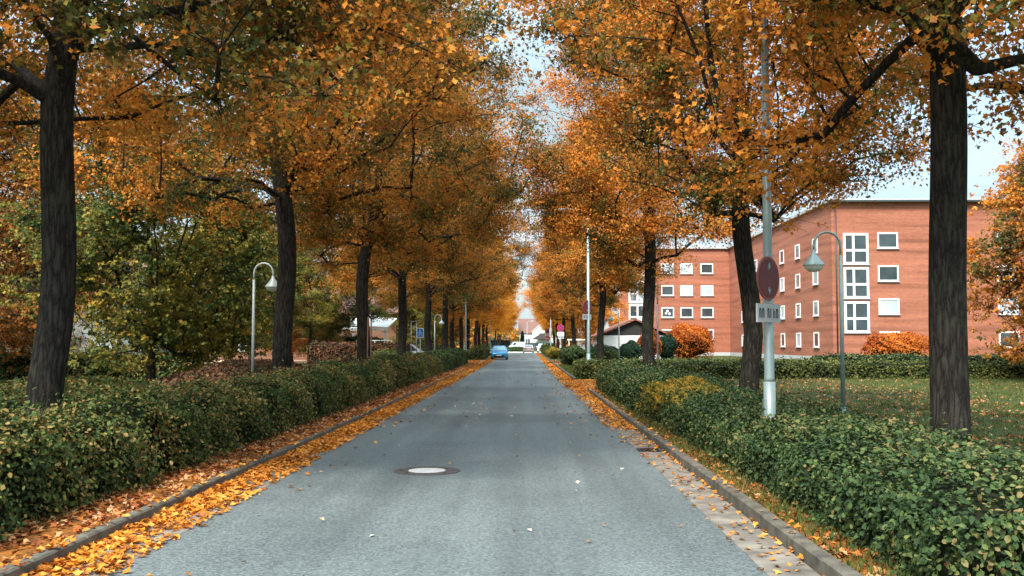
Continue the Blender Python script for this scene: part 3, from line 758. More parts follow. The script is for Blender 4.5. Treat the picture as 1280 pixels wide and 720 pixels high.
litter('fallen_leaves', [(-3.2,1.9,7,30,.012,.75,.06,0),(-3.2,1.9,20,60,.012,1.3,.075,0),(.4,1.9,9,40,.012,1.8,.065,-1),(-2.2,-.9,24,33,.012,3,.085,0)], 'leaf_road', 9, 'pale single leaves scattered over the grey asphalt')
litter('fallen_leaves', [(-9,-3.95,84,98,.112,60,.12,0)], 'leaf_litter_orange', 10, 'orange leaves scattered on the sandy driveway on the left')
def grass(name, zones, seed, label):
    rng = np.random.default_rng(seed); mb = MB()
    P=[]; Sz=[]; Nn=[]
    for (x0,x1,y0,y1,z,dens,h) in zones:
        n = int((x1-x0)*(y1-y0)*dens)
        X = x0+(x1-x0)*rng.random(n); Y = y0+(y1-y0)*rng.random(n)
        k = rng.random(n) < np.clip(.45+.8*hash_noise(X*2, Y*1.1, seed), .03, 1)
        X, Y = X[k], Y[k]
        hh = h*rng.uniform(.5,1.2,len(X))
        for i in range(len(X)):
            a = rng.random()*6.28; c, s_ = math.cos(a), math.sin(a); w = .006+.05*hh[i]*.4
            lx, ly = rng.normal(0,.35)*hh[i], rng.normal(0,.35)*hh[i]
            mb.v += [(X[i]-c*w, Y[i]-s_*w, z), (X[i]+c*w, Y[i]+s_*w, z), (X[i]+lx, Y[i]+ly, z+hh[i])]
    nv = len(mb.v)
    me = bpy.data.meshes.new(name); me.from_pydata(mb.v, [], [(i,i+1,i+2) for i in range(0,nv,3)])
    me.materials.append(M['grass_blade'])
    at = me.attributes.new('rnd','FLOAT','POINT'); at.data.foreach_set('value', np.repeat(rng.random(nv//3),3).astype(np.float32))
    o = bpy.data.objects.new(name, me); COL.objects.link(o); tag(o, label, 'grass', None, 'stuff')
grass('grass', [(2.5,3.0,7,34,.09,700,.10),(5.0,14,9,30,.10,200,.10),(5,30,30,48,.10,60,.14),(14,40,20,52,.10,36,.15),(2.5,3.0,57,72,.09,450,.22),(2.95,4.2,56.2,71,.10,250,.2)], 3, 'tufts of grass on the soil strip along the right kerb')
grass('grass', [(-4.75,-4.5,8,60,.09,60,.12),(-9,-6.1,12,56,.10,60,.2)], 4, 'thin grass under the left street trees')

# manhole, drain
mh = empty('manhole_cover', (-1.40, 14.42, .012), 0, 'round manhole cover with pale concrete centre set in the asphalt', 'manhole')
mb = MB(); mb.disc_z(0,0,.475,-.03,.006,56)
mb.build('rim', M['manhole_iron'], mh)
mb = MB(); mb.disc_z(0,0,.265,-.02,.011,48); mb.build('lid', M['manhole_concrete'], mh)
for k in range(8):
    a = 2*PI*k/8
    mb = MB(); mb.disc_z(.37*math.cos(a), .37*math.sin(a), .028, 0, .0085, 10); mb.build('vent_hole', M['drain_iron'], mh)
dr = empty('drain_grate', (2.11, 17.2, .016), 0, 'dark iron drain grate in the right gutter', 'drain')
mb = MB(); mb.box(-.19,.19,-.25,-.21,-.01,.008); mb.box(-.19,.19,.21,.25,-.01,.008); mb.box(-.19,-.15,-.21,.21,-.01,.008); mb.box(.15,.19,-.21,.21,-.01,.008)
mb.build('frame', M['drain_iron'], dr)
mb = MB()
for k in range(7): mb.box(-.15,.15,-.19+k*.06,-.165+k*.06,-.008,.005)
mb.build('grating', M['drain_iron'], dr)

# ------------------------------------------------------------------ poles, lamps, signs
def hook_lamp(x, y, rz, h, label, mat='pale_metal', group='hooked lanterns along the side paths'):
    r = empty('street_lamp', (x, y, VZ), rz, label, 'street lamp', group)
    hh = h - VZ
    mb = MB(); mb.tube([(0,0,0),(0,0,.5)], [.055,.055], 10); mb.tube([(0,0,.5),(0,0,hh-.45)], [.04,.035], 10)
    mb.build('post', M[mat], r)
    mb = MB()
    pts = [(0,0,hh-.47)] + [(.26*(1-math.cos(a)), 0, hh-.27+.27*math.sin(a)) for a in [PI*k/9 for k in range(0,10)]] + [(.52,0,hh-.36)]
    mb.tube(pts, .024, 8); mb.build('arm', M[mat], r)
    prof = [(.03,hh-.34),(.05,hh-.42),(.10,hh-.50),(.21,hh-.63),(.215,hh-.65)]
    mb = MB(); n = 14
    vs = [(.52+rr*math.cos(2*PI*k/n), rr*math.sin(2*PI*k/n), z) for rr, z in prof for k in range(n)]
    fs = [(i*n+k, i*n+(k+1)%n, (i+1)*n+(k+1)%n, (i+1)*n+k) for i in range(len(prof)-1) for k in range(n)]
    mb.sm = True; mb.add(vs, fs); mb.build('lamp_shade', M[mat], r)
    mb = MB(); prof = [(.19,hh-.65),(.17,hh-.72),(.09,hh-.77),(.01,hh-.78)]
    vs = [(.52+rr*math.cos(2*PI*k/n), rr*math.sin(2*PI*k/n), z) for rr, z in prof for k in range(n)]
    mb.sm = True; mb.add(vs, [(i*n+k, i*n+(k+1)%n, (i+1)*n+(k+1)%n, (i+1)*n+k) for i in range(3) for k in range(n)]); mb.build('bulb_cover', M['lamp_glass'], r)
    return r
hook_lamp(-6.85, 76, 0, 3.95, 'pale hooked lantern curving right, between two dark trunks on the left')
hook_lamp(6.15, 65.5, PI, 4.0, 'pale hooked lantern curving left in front of the garage gable')
hook_lamp(5.9, 44.6, PI, 4.0, 'thin dark hooked lantern just right of the tall trunk before the brick wall', 'galv')
hook_lamp(-7.35, 27, 0, 4.0, 'pale hooked lantern nearest on the left among the trunks')
hook_lamp(6.15, 19.5, PI, 4.0, 'pale hooked lantern nearest on the right beyond the hedge', 'galv')

def tall_lamp(x, y, h, rz, label, r0=.085):
    r = empty('lamp_pole', (x, y, VZ), rz, label, 'lamp pole', 'tall street light poles')
    mb = MB(); mb.tube([(0,0,0),(0,0,1.2)], [r0,r0], 12); mb.tube([(0,0,1.2),(0,0,1.25),(0,0,h)], [r0,r0*.86,r0*.55], 12); mb.build('pole', M['galv'], r)
    mb = MB(); mb.tube([(0,0,h-.02),(.25,0,h+.12),(.9,0,h+.2)], [.05,.04,.035], 8); mb.build('arm', M['galv'], r)
    mb = MB(); mb.box(.8,1.5,-.13,.13,h+.12,h+.24,.04); mb.build('lamp_head', M['pale_metal'], r)
    mb = MB(); mb.box(r0*.2, r0*1.05, -.06, .06, .5, .95); mb.build('service_door', M['galv'], r)
    return r
tall_lamp(3.2, 50.5, 8.3, PI, 'tall grey light pole rising from the olive hedge, carrying the dark oval sign', .095)
tall_lamp(3.45, 14.2, 8.3, PI, 'tall grey light pole closest to the camera on the right', .085)
tall_lamp(-4.88, 82.6, 8.2, 0, 'tall grey light pole at the end of the dark left hedge', .09)
tall_lamp(-4.85, 139, 8.2, 0, 'tall grey light pole behind the blue car', .09)
tall_lamp(3.45, 133, 8.2, PI, 'tall grey light pole at the far right beside the no stopping sign', .09)
tall_lamp(-9.3, 99, 5.0, 0, 'pale slim pole left of the tall light pole, among the trunks', .06)
tall_lamp(5.9, 124, 4.6, 0, 'slim pale pole between no stopping sign and white gabled house', .05)
tall_lamp(.55, 236, 6.6, 0, 'slim white pole beyond the junction before the white house', .08)

def round_sign(cx, cz, r, y, parent, ring, fill, cross=None, tilt=1.0, name='sign_disc'):
    mb = MB(); mb.disc_y(cx, cz, r, y-.012, y+.012, sx=tilt); o = mb.build(name, M[ring], parent)
    mb = MB(); mb.disc_y(cx, cz, r*(.8 if cross else .9), y-.016, y-.0125, sx=tilt); mb.build('sign_face', M[fill], o)
    if cross:
        mb = MB()
        for s in ([1,-1] if cross == 'x' else [1]):
            w = r*.085; l = r*.79
            d = Vector((1, s)).normalized(); p = Vector((-d.y, d.x))
            mb.prism_y([(cx+(d*l*a+p*w*b).x*tilt, cz+(d*l*a+p*w*b).y) for a, b in ((-1,-1),(1,-1),(1,1),(-1,1))], y-.020-(.001 if s<0 else 0), y-.017)
        mb.build('sign_cross', M[ring], o)
    return o
def plate(x0, x1, z0, z1, y, parent, mat='sign_white', marks=True, seed=0):
    mb = MB(); mb.box(x0,x1,y-.01,y+.01,z0,z1); o = mb.build('sign_plate', M[mat], parent)
    return o
def glyphs(parent, x0, x1, zc, h, y, seed, mat='ink', words_=(3,5)):
    """unreadably small lettering: rows of upright strokes"""
    rnd = random.Random(seed); x = x0
    for wi, n in enumerate(words_):
        mb = MB()
        for k in range(n):
            w = h*.55
            if x + w > x1: break
            mb.box(x, x+w*.25, y-.004, y, zc-h/2, zc+h/2)
            if rnd.random() < .7: mb.box(x+w*.25+.0005, x+w*.7, y-.004, y, zc+h*.3, zc+h*.5)
            if rnd.random() < .6: mb.box(x+w*.55, x+w*.75, y-.004, y, zc-h*.5, zc+h*.28)
            x += w*1.15
        x += h*.5
        if mb.v: mb.build('lettering', M[mat], parent)

# sign on the tall right pole: seen from a slant, dull red, with two plates under it
def slant_sign(x, y, z, rz, label, r=.33):
    s = empty('traffic_sign', (x, y, z), rz, label, 'traffic sign', 'round stopping ban signs on the tall poles')
    d = round_sign(0, 0, r, 0, s, 'sign_dullred', 'sign_darkred', None)
    for sg in (1, -1):   # two small arrows, up and down
        mb = MB(); zz = .12*sg
        mb.box(-.012,.012,-.021,-.017, min(zz, zz+.08*sg), max(zz, zz+.08*sg)); mb.prism_y([(-.045, zz+.03*sg),(.045, zz+.03*sg),(0, zz+.11*sg)][::sg], -.0235, -.0213)
        mb.build('arrow', M['sign_back'], d)
    mb = MB(); mb.box(-.33,.33,-.012,.012,-.62,-.36); p = mb.build('sign_plate', M['grey_render'], s)
    glyphs(p, -.28, .3, -.49, .13, -.0125, 4, words_=(2,4))
    mb = MB(); mb.box(-.03,.03,.012,.09,-.06,.06); mb.box(-.03,.03,.0125,.09,-.55,-.43); mb.build('bracket', M['dark_metal'], s)
    return s
slant_sign(3.13, 50.38, 3.62, math.radians(48), 'dull red slanted sign on the tall pole rising from the olive hedge', .36)
slant_sign(3.42, 14.08, 2.75, math.radians(48), 'dull red round sign with a plate on the closest right pole', .31)

def post_sign(x, y, label, h, group=None, rz=0):
    s = empty('traffic_sign', (x, y, VZ), rz, label, 'traffic sign', group)
    mb = MB(); mb.tube([(0,.045,0),(0,.045,h)], .035, 10); mb.build('post', M['pale_metal'], s)
    return s
s = post_sign(3.95, 110.5, 'no stopping sign with red ring and cross on dark blue, two white plates below', 3.75, 'roadside sign posts')
round_sign(0, 3.35, .40, 0, s, 'sign_red', 'sign_purple', 'x')
p = plate(-.38, .38, 2.5, 2.9, 0, s, 'sign_lightblue' if False else 'sign_white'); glyphs(p, -.32, .34, 2.7, .16, -.0105, 7)
p = plate(-.3, .36, 2.15, 2.45, 0, s, 'grey_render'); glyphs(p, -.25, .32, 2.3, .12, -.0105, 8)
s = post_sign(3.35, 148, 'far sign post with two faded red signs and a white plate between them', 3.9, 'roadside sign posts')
mb = MB(); mb.box(-.38,.38,-.012,.012,3.1,3.75); q = mb.build('sign_board', M['sign_faded_red'], s)
mb = MB(); mb.disc_y(0,3.42,.24,-.016,-.0125); mb.build('sign_face', M['sign_purple'], q)
p = plate(-.4,.4,2.7,3.05,0,s); glyphs(p, -.3, .3, 2.87, .14, -.0105, 9)
round_sign(0, 2.32, .34, 0, s, 'sign_faded_red', 'sign_faded_red'); mb = MB(); mb.box(-.2,.2,-.021,-.017,2.27,2.37); mb.build('sign_bar', M['sign_white'], s)
s = post_sign(3.6, 139, 'white and red sign seen almost edge on beside the far light pole', 3.7, 'roadside sign posts', math.radians(62))
mb = MB(); mb.box(-.4,.4,-.012,.012,2.5,3.7); q = mb.build('sign_board', M['sign_white'], s)
mb = MB(); mb.disc_y(0,2.95,.3,-.02,-.0125); mb.build('sign_face', M['sign_red'], q)
# blue sign left
s = post_sign(-9.0, 86, 'blue portrait sign with white border and walking figures, on a slim white post', 2.2, 'roadside sign posts')
mb = MB(); mb.box(-.31,.31,-.012,.012,2.15,2.98); q = mb.build('sign_board', M['sign_white'], s); bevel(q, .01)
mb = MB(); mb.box(-.25,.25,-.0165,-.0125,2.22,2.91); mb.build('sign_face', M['sign_blue'], q)
mb = MB(); y0, y1 = -.0205, -.017
mb.disc_y(-.02,2.78,.065,y0,y1,14)
mb.prism_y([(-.12,2.70),(-.05,2.70),(.06,2.70),(.10,2.52),(.05,2.52),(.02,2.6),(.03,2.28),(-.03,2.28),(-.05,2.5),(-.12,2.28),(-.18,2.28),(-.12,2.5)][::-1], y0, y1)
mb.disc_y(.15,2.56,.045,y0,y1,12); mb.box(.11,.20,y0,y1,2.29,2.5)
mb.build('pictogram', M['sign_lightblue'], q)
# small white sign board low behind the hedge on the right
s = empty('name_board', (7.85, 63, VZ), 0, 'small white name board with dark lettering on short posts behind the low hedge', 'sign')
mb = MB(); mb.box(-.43,.43,-.012,.012,.42,.62+.02); q = mb.build('sign_board', M['sign_white'], s)
mb = MB(); mb.box(-.39,-.33,-.017,-.0125,.45,.51); mb.build('emblem', M['ink'], q)
glyphs(q, -.26, .40, .53, .09, -.0125, 12, words_=(5,6))
for sx in (-.3,.3):
    mb = MB(); mb.tube([(sx,.035,0),(sx,.035,.6)], .02, 8); mb.build('post', M['pale_metal'], s)
# H shaped frame of two posts on the left
s = empty('post_frame', (-9.1, 82, VZ), 0, 'grey steel frame of two posts with two crossbars, left of the blue sign', 'frame')
for sx in (-.22,.22):
    mb = MB(); mb.tube([(sx,0,0),(sx,0,3.55)], .03, 10); mb.build('post', M['galv'], s)
for z in (3.45, 3.0):
    mb = MB(); mb.tube([(-.19,0,z),(.19,0,z)], .022, 8); mb.build('crossbar', M['galv'], s)
s = empty('tree_stake', (-6.02, 38.6, VZ), 0, 'pair of orange brown timber stakes beside the leaning trunk', 'stake')
mb = MB(); mb.tube([(-.07,0,0),(-.04,0,2.75)], .03, 8); mb.build('stake', M['timber_orange'], s)
mb = MB(); mb.tube([(.07,.05,0),(.08,.05,2.6)], .03, 8); mb.build('stake', M['timber_orange'], s)

# ------------------------------------------------------------------ vehicles
def loft(mb, stations):
    n = len(stations[0]); vs = [p for s_ in stations for p in s_]
    fs = [(i*n+k, (i+1)*n+k, (i+1)*n+(k+1)%n, i*n+(k+1)%n) for i in range(len(stations)-1) for k in range(n)]
    fs.append(tuple(range(n))); fs.append(tuple((len(stations)-1)*n+k for k in range(n-1,-1,-1)))
    mb.add(vs, fs)
def car(name, label, cat, x, y, rz, Lc, W, H, kind, paint_m, glass='glass_car', z=.012):
    r = empty(name, (x, y, z), rz, label, cat)
    hw = W/2
    def ring(yy, zb, zt, w):
        return [(-w*.90,yy,zb),(-w,yy,zb+.14),(-w,yy,zt-.22),(-w*.985,yy,zt-.12),(-w*.90,yy,zt),(w*.90,yy,zt),(w*.985,yy,zt-.12),(w,yy,zt-.22),(w,yy,zb+.14),(w*.90,yy,zb)]
    if kind == 'hatch':   st = [(-.5,.30,.64,.80),(-.485,.22,.74,.90),(-.43,.20,.84,.965),(-.36,.20,.92,.99),(-.24,.20,1.0,1),(0,.20,1.0,1),(.30,.20,1.02,1),(.44,.22,1.02,.96),(.49,.24,.98,.90),(.5,.3,.90,.84)]; gh = dict(b0=-.27,t0=-.09,t1=.32,b1=.475,zb=.97)
    elif kind == 'sedan': st = [(-.5,.30,.60,.80),(-.485,.22,.70,.90),(-.43,.20,.78,.965),(-.24,.20,.93,1),(0,.20,.95,1),(.26,.20,.98,1),(.40,.20,1.03,.98),(.485,.24,1.02,.92),(.5,.32,.92,.86)]; gh = dict(b0=-.22,t0=-.06,t1=.20,b1=.385,zb=.95)
    else:                 st = [(-.5,.35,.85,.82),(-.48,.25,1.0,.92),(-.40,.25,1.12,.98),(-.33,.25,1.22,1),(.0,.25,1.25,1),(.46,.25,1.25,1),(.5,.3,1.2,.97)]; gh = dict(b0=-.36,t0=-.22,t1=.485,b1=.495,zb=1.2)
    mb = MB(); mb.sm = True
    loft(mb, [ring(a*Lc, b, c, d*hw) for a, b, c, d in st])
    zb, zt = gh['zb'], H
    wb, wt = hw*.90, hw*(.70 if kind != 'van' else .84)
    b0, t0, t1, b1 = (gh[k]*Lc for k in ('b0','t0','t1','b1'))
    def gr(yy, z1, w0, w1):
        return [(-w0,yy,zb-.05),(-w1,yy,z1-.05),(-w1*.85,yy,z1),(w1*.85,yy,z1),(w1,yy,z1-.05),(w0,yy,zb-.05)]
    # greenhouse as a frustum with crowned roof
    tm = (t0+t1)/2
    vs = [(-wb,b0,zb),(wb,b0,zb),(wb,b1,zb),(-wb,b1,zb), (-wt,t0,zt-.05),(wt,t0,zt-.05),(wt,t1,zt-.07),(-wt,t1,zt-.07),
          (-wt*.8,t0+.12,zt-.01),(wt*.8,t0+.12,zt-.01),(wt*.8,t1-.12,zt-.02),(-wt*.8,t1-.12,zt-.02),(-wt*1.01,tm,zt-.045),(wt*1.01,tm,zt-.045)]
    mb.sm = False
    mb.add(vs, [(0,1,5,4),(2,3,7,6),(1,2,6,13,5),(3,0,4,12,7),(4,5,9,8),(6,7,11,10),(5,13,6,10,9),(7,12,4,8,11),(8,9,10,11),(3,2,1,0)])
    body = mb.build('body', M[paint_m], r); bevel(body, .03, 2)
    def pane(name, c, m=glass, off=.012):
        c = [Vector(p) for p in c]
        n = (c[1]-c[0]).cross(c[3]-c[0]).normalized()
        mb = MB(); mb.add([p + n*off for p in c] + [p - n*.01 for p in c], [(0,1,2,3),(7,6,5,4),(1,0,4,5),(2,1,5,6),(3,2,6,7),(0,3,7,4)])
        return mb.build(name, M[m], r)
    def lerp(a, b, t): return tuple(a[i]+(b[i]-a[i])*t for i in range(3))
    def quad_on(A, B, C, D, u0, u1, v0, v1):
        def P(u, v): return lerp(lerp(A, B, u), lerp(D, C, u), v)
        return [P(u0,v0), P(u1,v0), P(u1,v1), P(u0,v1)]
    pane('windscreen', quad_on(vs[0],vs[1],vs[5],vs[4],.05,.95,.06,.94))
    if kind != 'van':
        pane('rear_window', quad_on(vs[2],vs[3],vs[7],vs[6],.07,.93,.12,.92), 'glass_car' if kind=='sedan' else glass)
        for (a,b,c,d,fl) in ((vs[1],vs[2],vs[6],vs[5],0),(vs[3],vs[0],vs[4],vs[7],1)):
            for (u0,u1) in ((.10,.48),(.52,.88)):
                pane('side_window', quad_on(a,b,c,d,u0,u1,.10,.88), 'glass_car')
    else:
        for (a,b,c,d,u) in ((vs[1],vs[2],vs[6],vs[5],(.06,.24)),(vs[3],vs[0],vs[4],vs[7],(.76,.94))):
            pane('side_window', quad_on(a,b,c,d,u[0],u[1],.10,.85), 'glass_car')
    # wheels
    rw = .31 if kind != 'van' else .34
    for sx in (-1,1):
        for yy in (-.31*Lc, .30*Lc):
            mb = MB(); n = 22
            xo, xi = sx*(hw-.0), sx*(hw-.2)
            prof = [(xi,rw*.6),(xi,rw*.94),(xi+sx*.03,rw),(xo-sx*.03,rw),(xo+sx*.004,rw*.93),(xo+sx*.004,rw*.68)]
            v = [(px, yy+pr*math.cos(2*PI*k/n), rw+pr*math.sin(2*PI*k/n)) for px, pr in prof for k in range(n)]
            mb.sm = True; mb.add(v, [(i*n+k, i*n+(k+1)%n, (i+1)*n+(k+1)%n, (i+1)*n+k) for i in range(len(prof)-1) for k in range(n)])
            w = mb.build('wheel', M['tyre'], r)
            mb = MB(); v = [(xo-sx*.015, yy+rw*.68*math.cos(2*PI*k/n), rw+rw*.68*math.sin(2*PI*k/n)) for k in range(n)] + [(xo-sx*.035, yy, rw)]
            mb.add(v, [(k, (k+1)%n, n) for k in range(n)]); mb.build('rim', M['rim'], w)
        mb = MB(); mb.box(min(sx*(hw-.24),sx*(hw+.02)), max(sx*(hw-.24),sx*(hw+.02)), 0,0.001,0,0.001)
        # mirrors
        mb = MB(); mb.box(min(sx*hw*.95, sx*(hw+.16)), max(sx*hw*.95, sx*(hw+.16)), b0+.18, b0+.30, zb+.0, zb+.15, .03); mb.build('mirror', M[paint_m if kind!='van' else 'plastic_black'], r)
        # lights
        yf = -Lc/2; hz = .66 if kind != 'van' else .85
        mb = MB(); x0, x1 = sx*hw*.42, sx*hw*.86
        mb.add([(x0,yf+.03,hz-.06),(x1,yf+.10,hz-.03),(x1,yf+.12,hz+.10),(x0,yf+.05,hz+.05),
                (x0,yf+.3,hz-.06),(x1,yf+.3,hz-.03),(x1,yf+.3,hz+.06),(x0,yf+.3,hz+.03)],
               [(0,1,2,3) if sx>0 else (3,2,1,0),(3,2,6,7),(0,4,5,1),(1,5,6,2),(0,3,7,4)])
        mb.build('headlight', M['clear_lamp'], r)
        yr = Lc/2
        mb = MB(); hz = .86 if kind=='sedan' else .9
        mb.box(min(sx*hw*.45,sx*hw*.87), max(sx*hw*.45,sx*hw*.87), yr-.2, yr+.006, hz-.09, hz+.07, .02); mb.build('tail_light', M['red_lamp'], r)
    yf, yr = -Lc/2, Lc/2
    mb = MB(); mb.box(-hw*.62,hw*.62,yf-.012,yf+.1,.30,.48,.02); mb.build('grille', M['plastic_black'], r)
    mb = MB(); mb.box(-hw*.80,hw*.80,yf+.0,yf+.2,.20,.285); mb.box(-hw*.80,hw*.80,yr-.2,yr+.004,.20,.34); mb.build('bumper_trim', M['plastic_black'], r)
    mb = MB(); mb.box(-.26,.26,yf-.025,yf-.013,.43,.55); mb.build('number_plate', M['plate_white'], r)
    mb = MB(); mb.box(-.26,.26,yr+.005,yr+.02,.62 if kind=='sedan' else .55,.74 if kind=='sedan' else .67); mb.build('number_plate', M['plate_white'], r)
    return r
car('parked_car', 'bright blue hatchback parked on the left facing the camera', 'car', -2.72, 107.5, 0, 4.0, 1.76, 1.50, 'hatch', 'paint_blue', 'glass_blue')
car('sedan_car', 'pale champagne car seen from behind near the junction', 'car', .62, 172, PI, 4.6, 1.80, 1.43, 'sedan', 'paint_champagne', 'glass_blue')
car('parked_car', 'silver car roof showing above the left hedge beside the blue sign', 'car', -9.9, 84.5, PI/2+.3, 4.3, 1.76, 1.60, 'hatch', 'paint_silver', 'glass_car', z=.11)
car('parked_car', 'pale car mostly hidden behind the square hedge block', 'car', -8.8, 112, PI/2, 4.2, 1.76, 1.62, 'hatch', 'paint_white', 'glass_blue', z=.11)
car('delivery_van', 'white van crossing beyond the junction in front of the far house', 'van', -1.75, 214, -PI/2+.25, 3.5, 1.6, 1.95, 'van', 'paint_white', 'glass_blue', z=.005)
car('parked_car', 'white car half hidden by the far bush on the right', 'car', 3.15, 183, PI, 4.3, 1.78, 1.6, 'hatch', 'paint_white', 'glass_blue', z=.015)

# ------------------------------------------------------------------ buildings
WR = random.Random(8)
def window(parent, x0, x1, z0, z1, y, frame='white_paint', pane='pane', fw=.09, mull=(), trans=(), side=-1):
    """frame set on the wall face y, pane behind the frame face; mull/trans = fractions of extra bars"""
    mb = MB(); a, b = y-.06, y+.02
    mb.box(x0,x1,a,b,z0,z0+fw); mb.box(x0,x1,a,b,z1-fw,z1); mb.box(x0,x0+fw,a,b,z0+fw,z1-fw); mb.box(x1-fw,x1,a,b,z0+fw,z1-fw)
    for m in mull:
        xm = x0+(x1-x0)*m; mb.box(xm-fw/2,xm+fw/2,a+.005,b,z0+fw,z1-fw)
    for m in trans:
        zm = z0+(z1-z0)*m; mb.box(x0+fw,x1-fw,a+.012,b,zm-fw/2,zm+fw/2)
    f = mb.build('window', M[frame], parent)
    if pane in ('pane','pane_pale') and parent.name.startswith('brick_building'): pane = WR.choice(['pane','pane','pane_mid','pane_pale'])
    mb = MB(); mb.box(x0+fw*.5,x1-fw*.5,y-.018,y+.012,z0+fw*.5,z1-fw*.5); mb.build('pane', M[pane], f)
    mb = MB(); mb.box(x0-.08,x1+.08,y-.14,y-.001,z0-.07,z0-.002); mb.build('sill', M['grey_render'], f)
    return f
# brick apartment block
bb = empty('brick_building', (0,0,0), 0, 'long red brick apartment block with white windows on the right', 'building')
FY = 132.0
mb = MB(); mb.box(10.4, 27.0, FY, FY+12, .0, 14.2); mb.box(27.0, 70, FY-44, FY+12, 0, 14.2); mb.build('wall', M['brick_red'], bb)
mb = MB(); mb.box(10.1, 27.0, FY-.3, FY+12.3, 14.2, 14.5); mb.box(26.7, 70.3, FY-44.3, FY+12.3, 14.2, 14.5)
mb.build('roof', M['grey_render'], bb)
mb = MB(); mb.box(26.93, 70.05, FY-44.06, FY-44.002, 0, .55); mb.box(26.93, 26.998, FY-44.002, FY-.07, 0, .55); mb.box(10.36, 26.93, FY-.06, FY-.002, 0, .55); mb.build('plinth', M['grey_render'], bb)
mb = MB(); mb.box(26.55, 70.4, FY-44.5, FY-44.302, 14.16, 14.32); mb.build('gutter', M['dark_metal'], bb)
# stair window bay: white frame, tall, three stories of glazing
for k, z in enumerate((4.0, 7.1, 10.2)):
    f = window(bb, 13.7, 16.9, z, z+2.85, FY, fw=.22, mull=(.36,), trans=(.42,), pane='pane' if k != 0 else 'pane')
    mb = MB(); mb.box(15.0, 16.65, FY-.035, FY-.019, z+.25, z+1.1); mb.build('blind', M['pane_pale'], f)
    mb = MB(); mb.box(13.7, 16.9, FY-.055, FY+.01, z-.245, z-.075); mb.build('spandrel', M['white_paint'], f)
for z in (2.2, 5.1, 8.0, 10.9):
    for x in (18.0, 20.5, 23.2):
        window(bb, x, x+1.65, z, z+1.35, FY, fw=.13, pane='pane_pale' if (z in (8.0,) ) else 'pane')
    window(bb, 11.4, 12.5, z, z+1.35, FY, fw=.12)
WY = FY-44
for z in (1.4, 4.3, 7.2, 10.1):
    for x in (31, 36.2, 41.4, 46.6, 51.8):
        f = window(bb, x, x+1.8, z, z+1.4, WY, fw=.13, pane='pane_pale' if int(x+z)%3==0 else 'pane')
for k, z in enumerate((2.7, 5.7, 8.7)):
    window(bb, 28.0, 30.2, z, z+2.75, WY, fw=.2, mull=(.4,), trans=(.45,))
for z in (1.4, 4.3, 7.2, 10.1):
    for y in (WY+5, WY+11, WY+17, WY+23, WY+29, WY+36):
        f = window(bb, -.8, .8, z, z+1.4, 0, fw=.13, pane='pane_pale' if int(y+z)%3==0 else 'pane')
        f.location = (27.0, y, 0); f.rotation_euler = (0, 0, -PI/2)
mb = MB(); mb.tube([(27.35,WY-.1,0),(27.35,WY-.1,14.1)], .06, 8); mb.build('drainpipe', M['dark_metal'], bb)
mb = MB(); mb.tube([(17.5,FY-.1,0),(17.5,FY-.1,14.1)], .06, 8); mb.build('drainpipe', M['dark_metal'], bb)
# ornament in the lower right window of the photo: paper flower shapes on the pane
mb = MB(); mb.disc_y(18.8, 5.98, .17, FY-.026, FY-.019, 8); mb.disc_y(18.6, 5.68, .15, FY-.026, FY-.0192, 8); mb.disc_y(19.05, 5.63, .17, FY-.026, FY-.0194, 8)
o = mb.build('window_ornament', M['white_paint'], bb)

def gable_house(name, label, x0, x1, y0, y1, ze, zr, wallm, roofm, gablem=None, axis='y', over=.35, thick=.14, cat='house'):
    """ridge runs along the axis; returns the Empty"""
    h = empty(name, ((x0+x1)/2, (y0+y1)/2, 0), 0, label, cat)
    cx, cy = (x0+x1)/2, (y0+y1)/2
    a, b = (x1-x0)/2, (y1-y0)/2
    mb = MB(); mb.box(-a,a,-b,b,0,ze); mb.build('wall', M[wallm], h)
    g = MB(); rf = MB()
    if axis == 'y':
        g.prism_y([(-a,ze+.002),(a,ze+.002),(0,zr)], -b+.002, b-.002)
        sl = (zr-ze)/a
        e = over
        out = [(-a-e, ze-sl*e),(0,zr),(a+e, ze-sl*e),(a+e, ze-sl*e+thick),(0,zr+thick*1.2),(-a-e, ze-sl*e+thick)]
        rf.prism_y(out, -b-e, b+e)
    else:
        sl = (zr-ze)/b; e = over
        n = [(-b,ze+.002),(b,ze+.002),(0,zr)]
        vs = [(x, yy, zz) for x in (-a+.002, a-.002) for yy, zz in n]
        g.add(vs, [(0,2,1),(3,4,5),(0,1,4,3),(1,2,5,4),(2,0,3,5)])
        out = [(-b-e, ze-sl*e),(0,zr),(b+e, ze-sl*e),(b+e, ze-sl*e+thick),(0,zr+thick*1.2),(-b-e, ze-sl*e+thick)]
        vs = [(x, yy, zz) for x in (-a-e, a+e) for yy, zz in out]; nn = 6
        rf.add(vs, [tuple(range(nn-1,-1,-1)), tuple(range(nn,2*nn))] + [(k,(k+1)%nn,nn+(k+1)%nn,nn+k) for k in range(nn)])
    g.build('gable', M[gablem or wallm], h); rf.build('roof', M[roofm], h)
    return h
# garage with dark timber gable
g = gable_house('garage', 'white garage with a dark timber gable and red tiled roof', 7.6, 14.6, 101, 112, 2.55, 4.1, 'white_render', 'tiles_red', 'dark_timber', over=.4)
mb = MB(); mb.box(.6, 3.0, -5.55, -5.501, 0, 2.1); mb.build('door', M['white_paint'], g)
# long brown roof annexe joined left of it
g2 = gable_house('shed', 'low shed with brown red roof left of the garage', 8.2, 10.2, 113.5, 122, 2.2, 4.6, 'grey_render', 'tiles_red', over=.25)
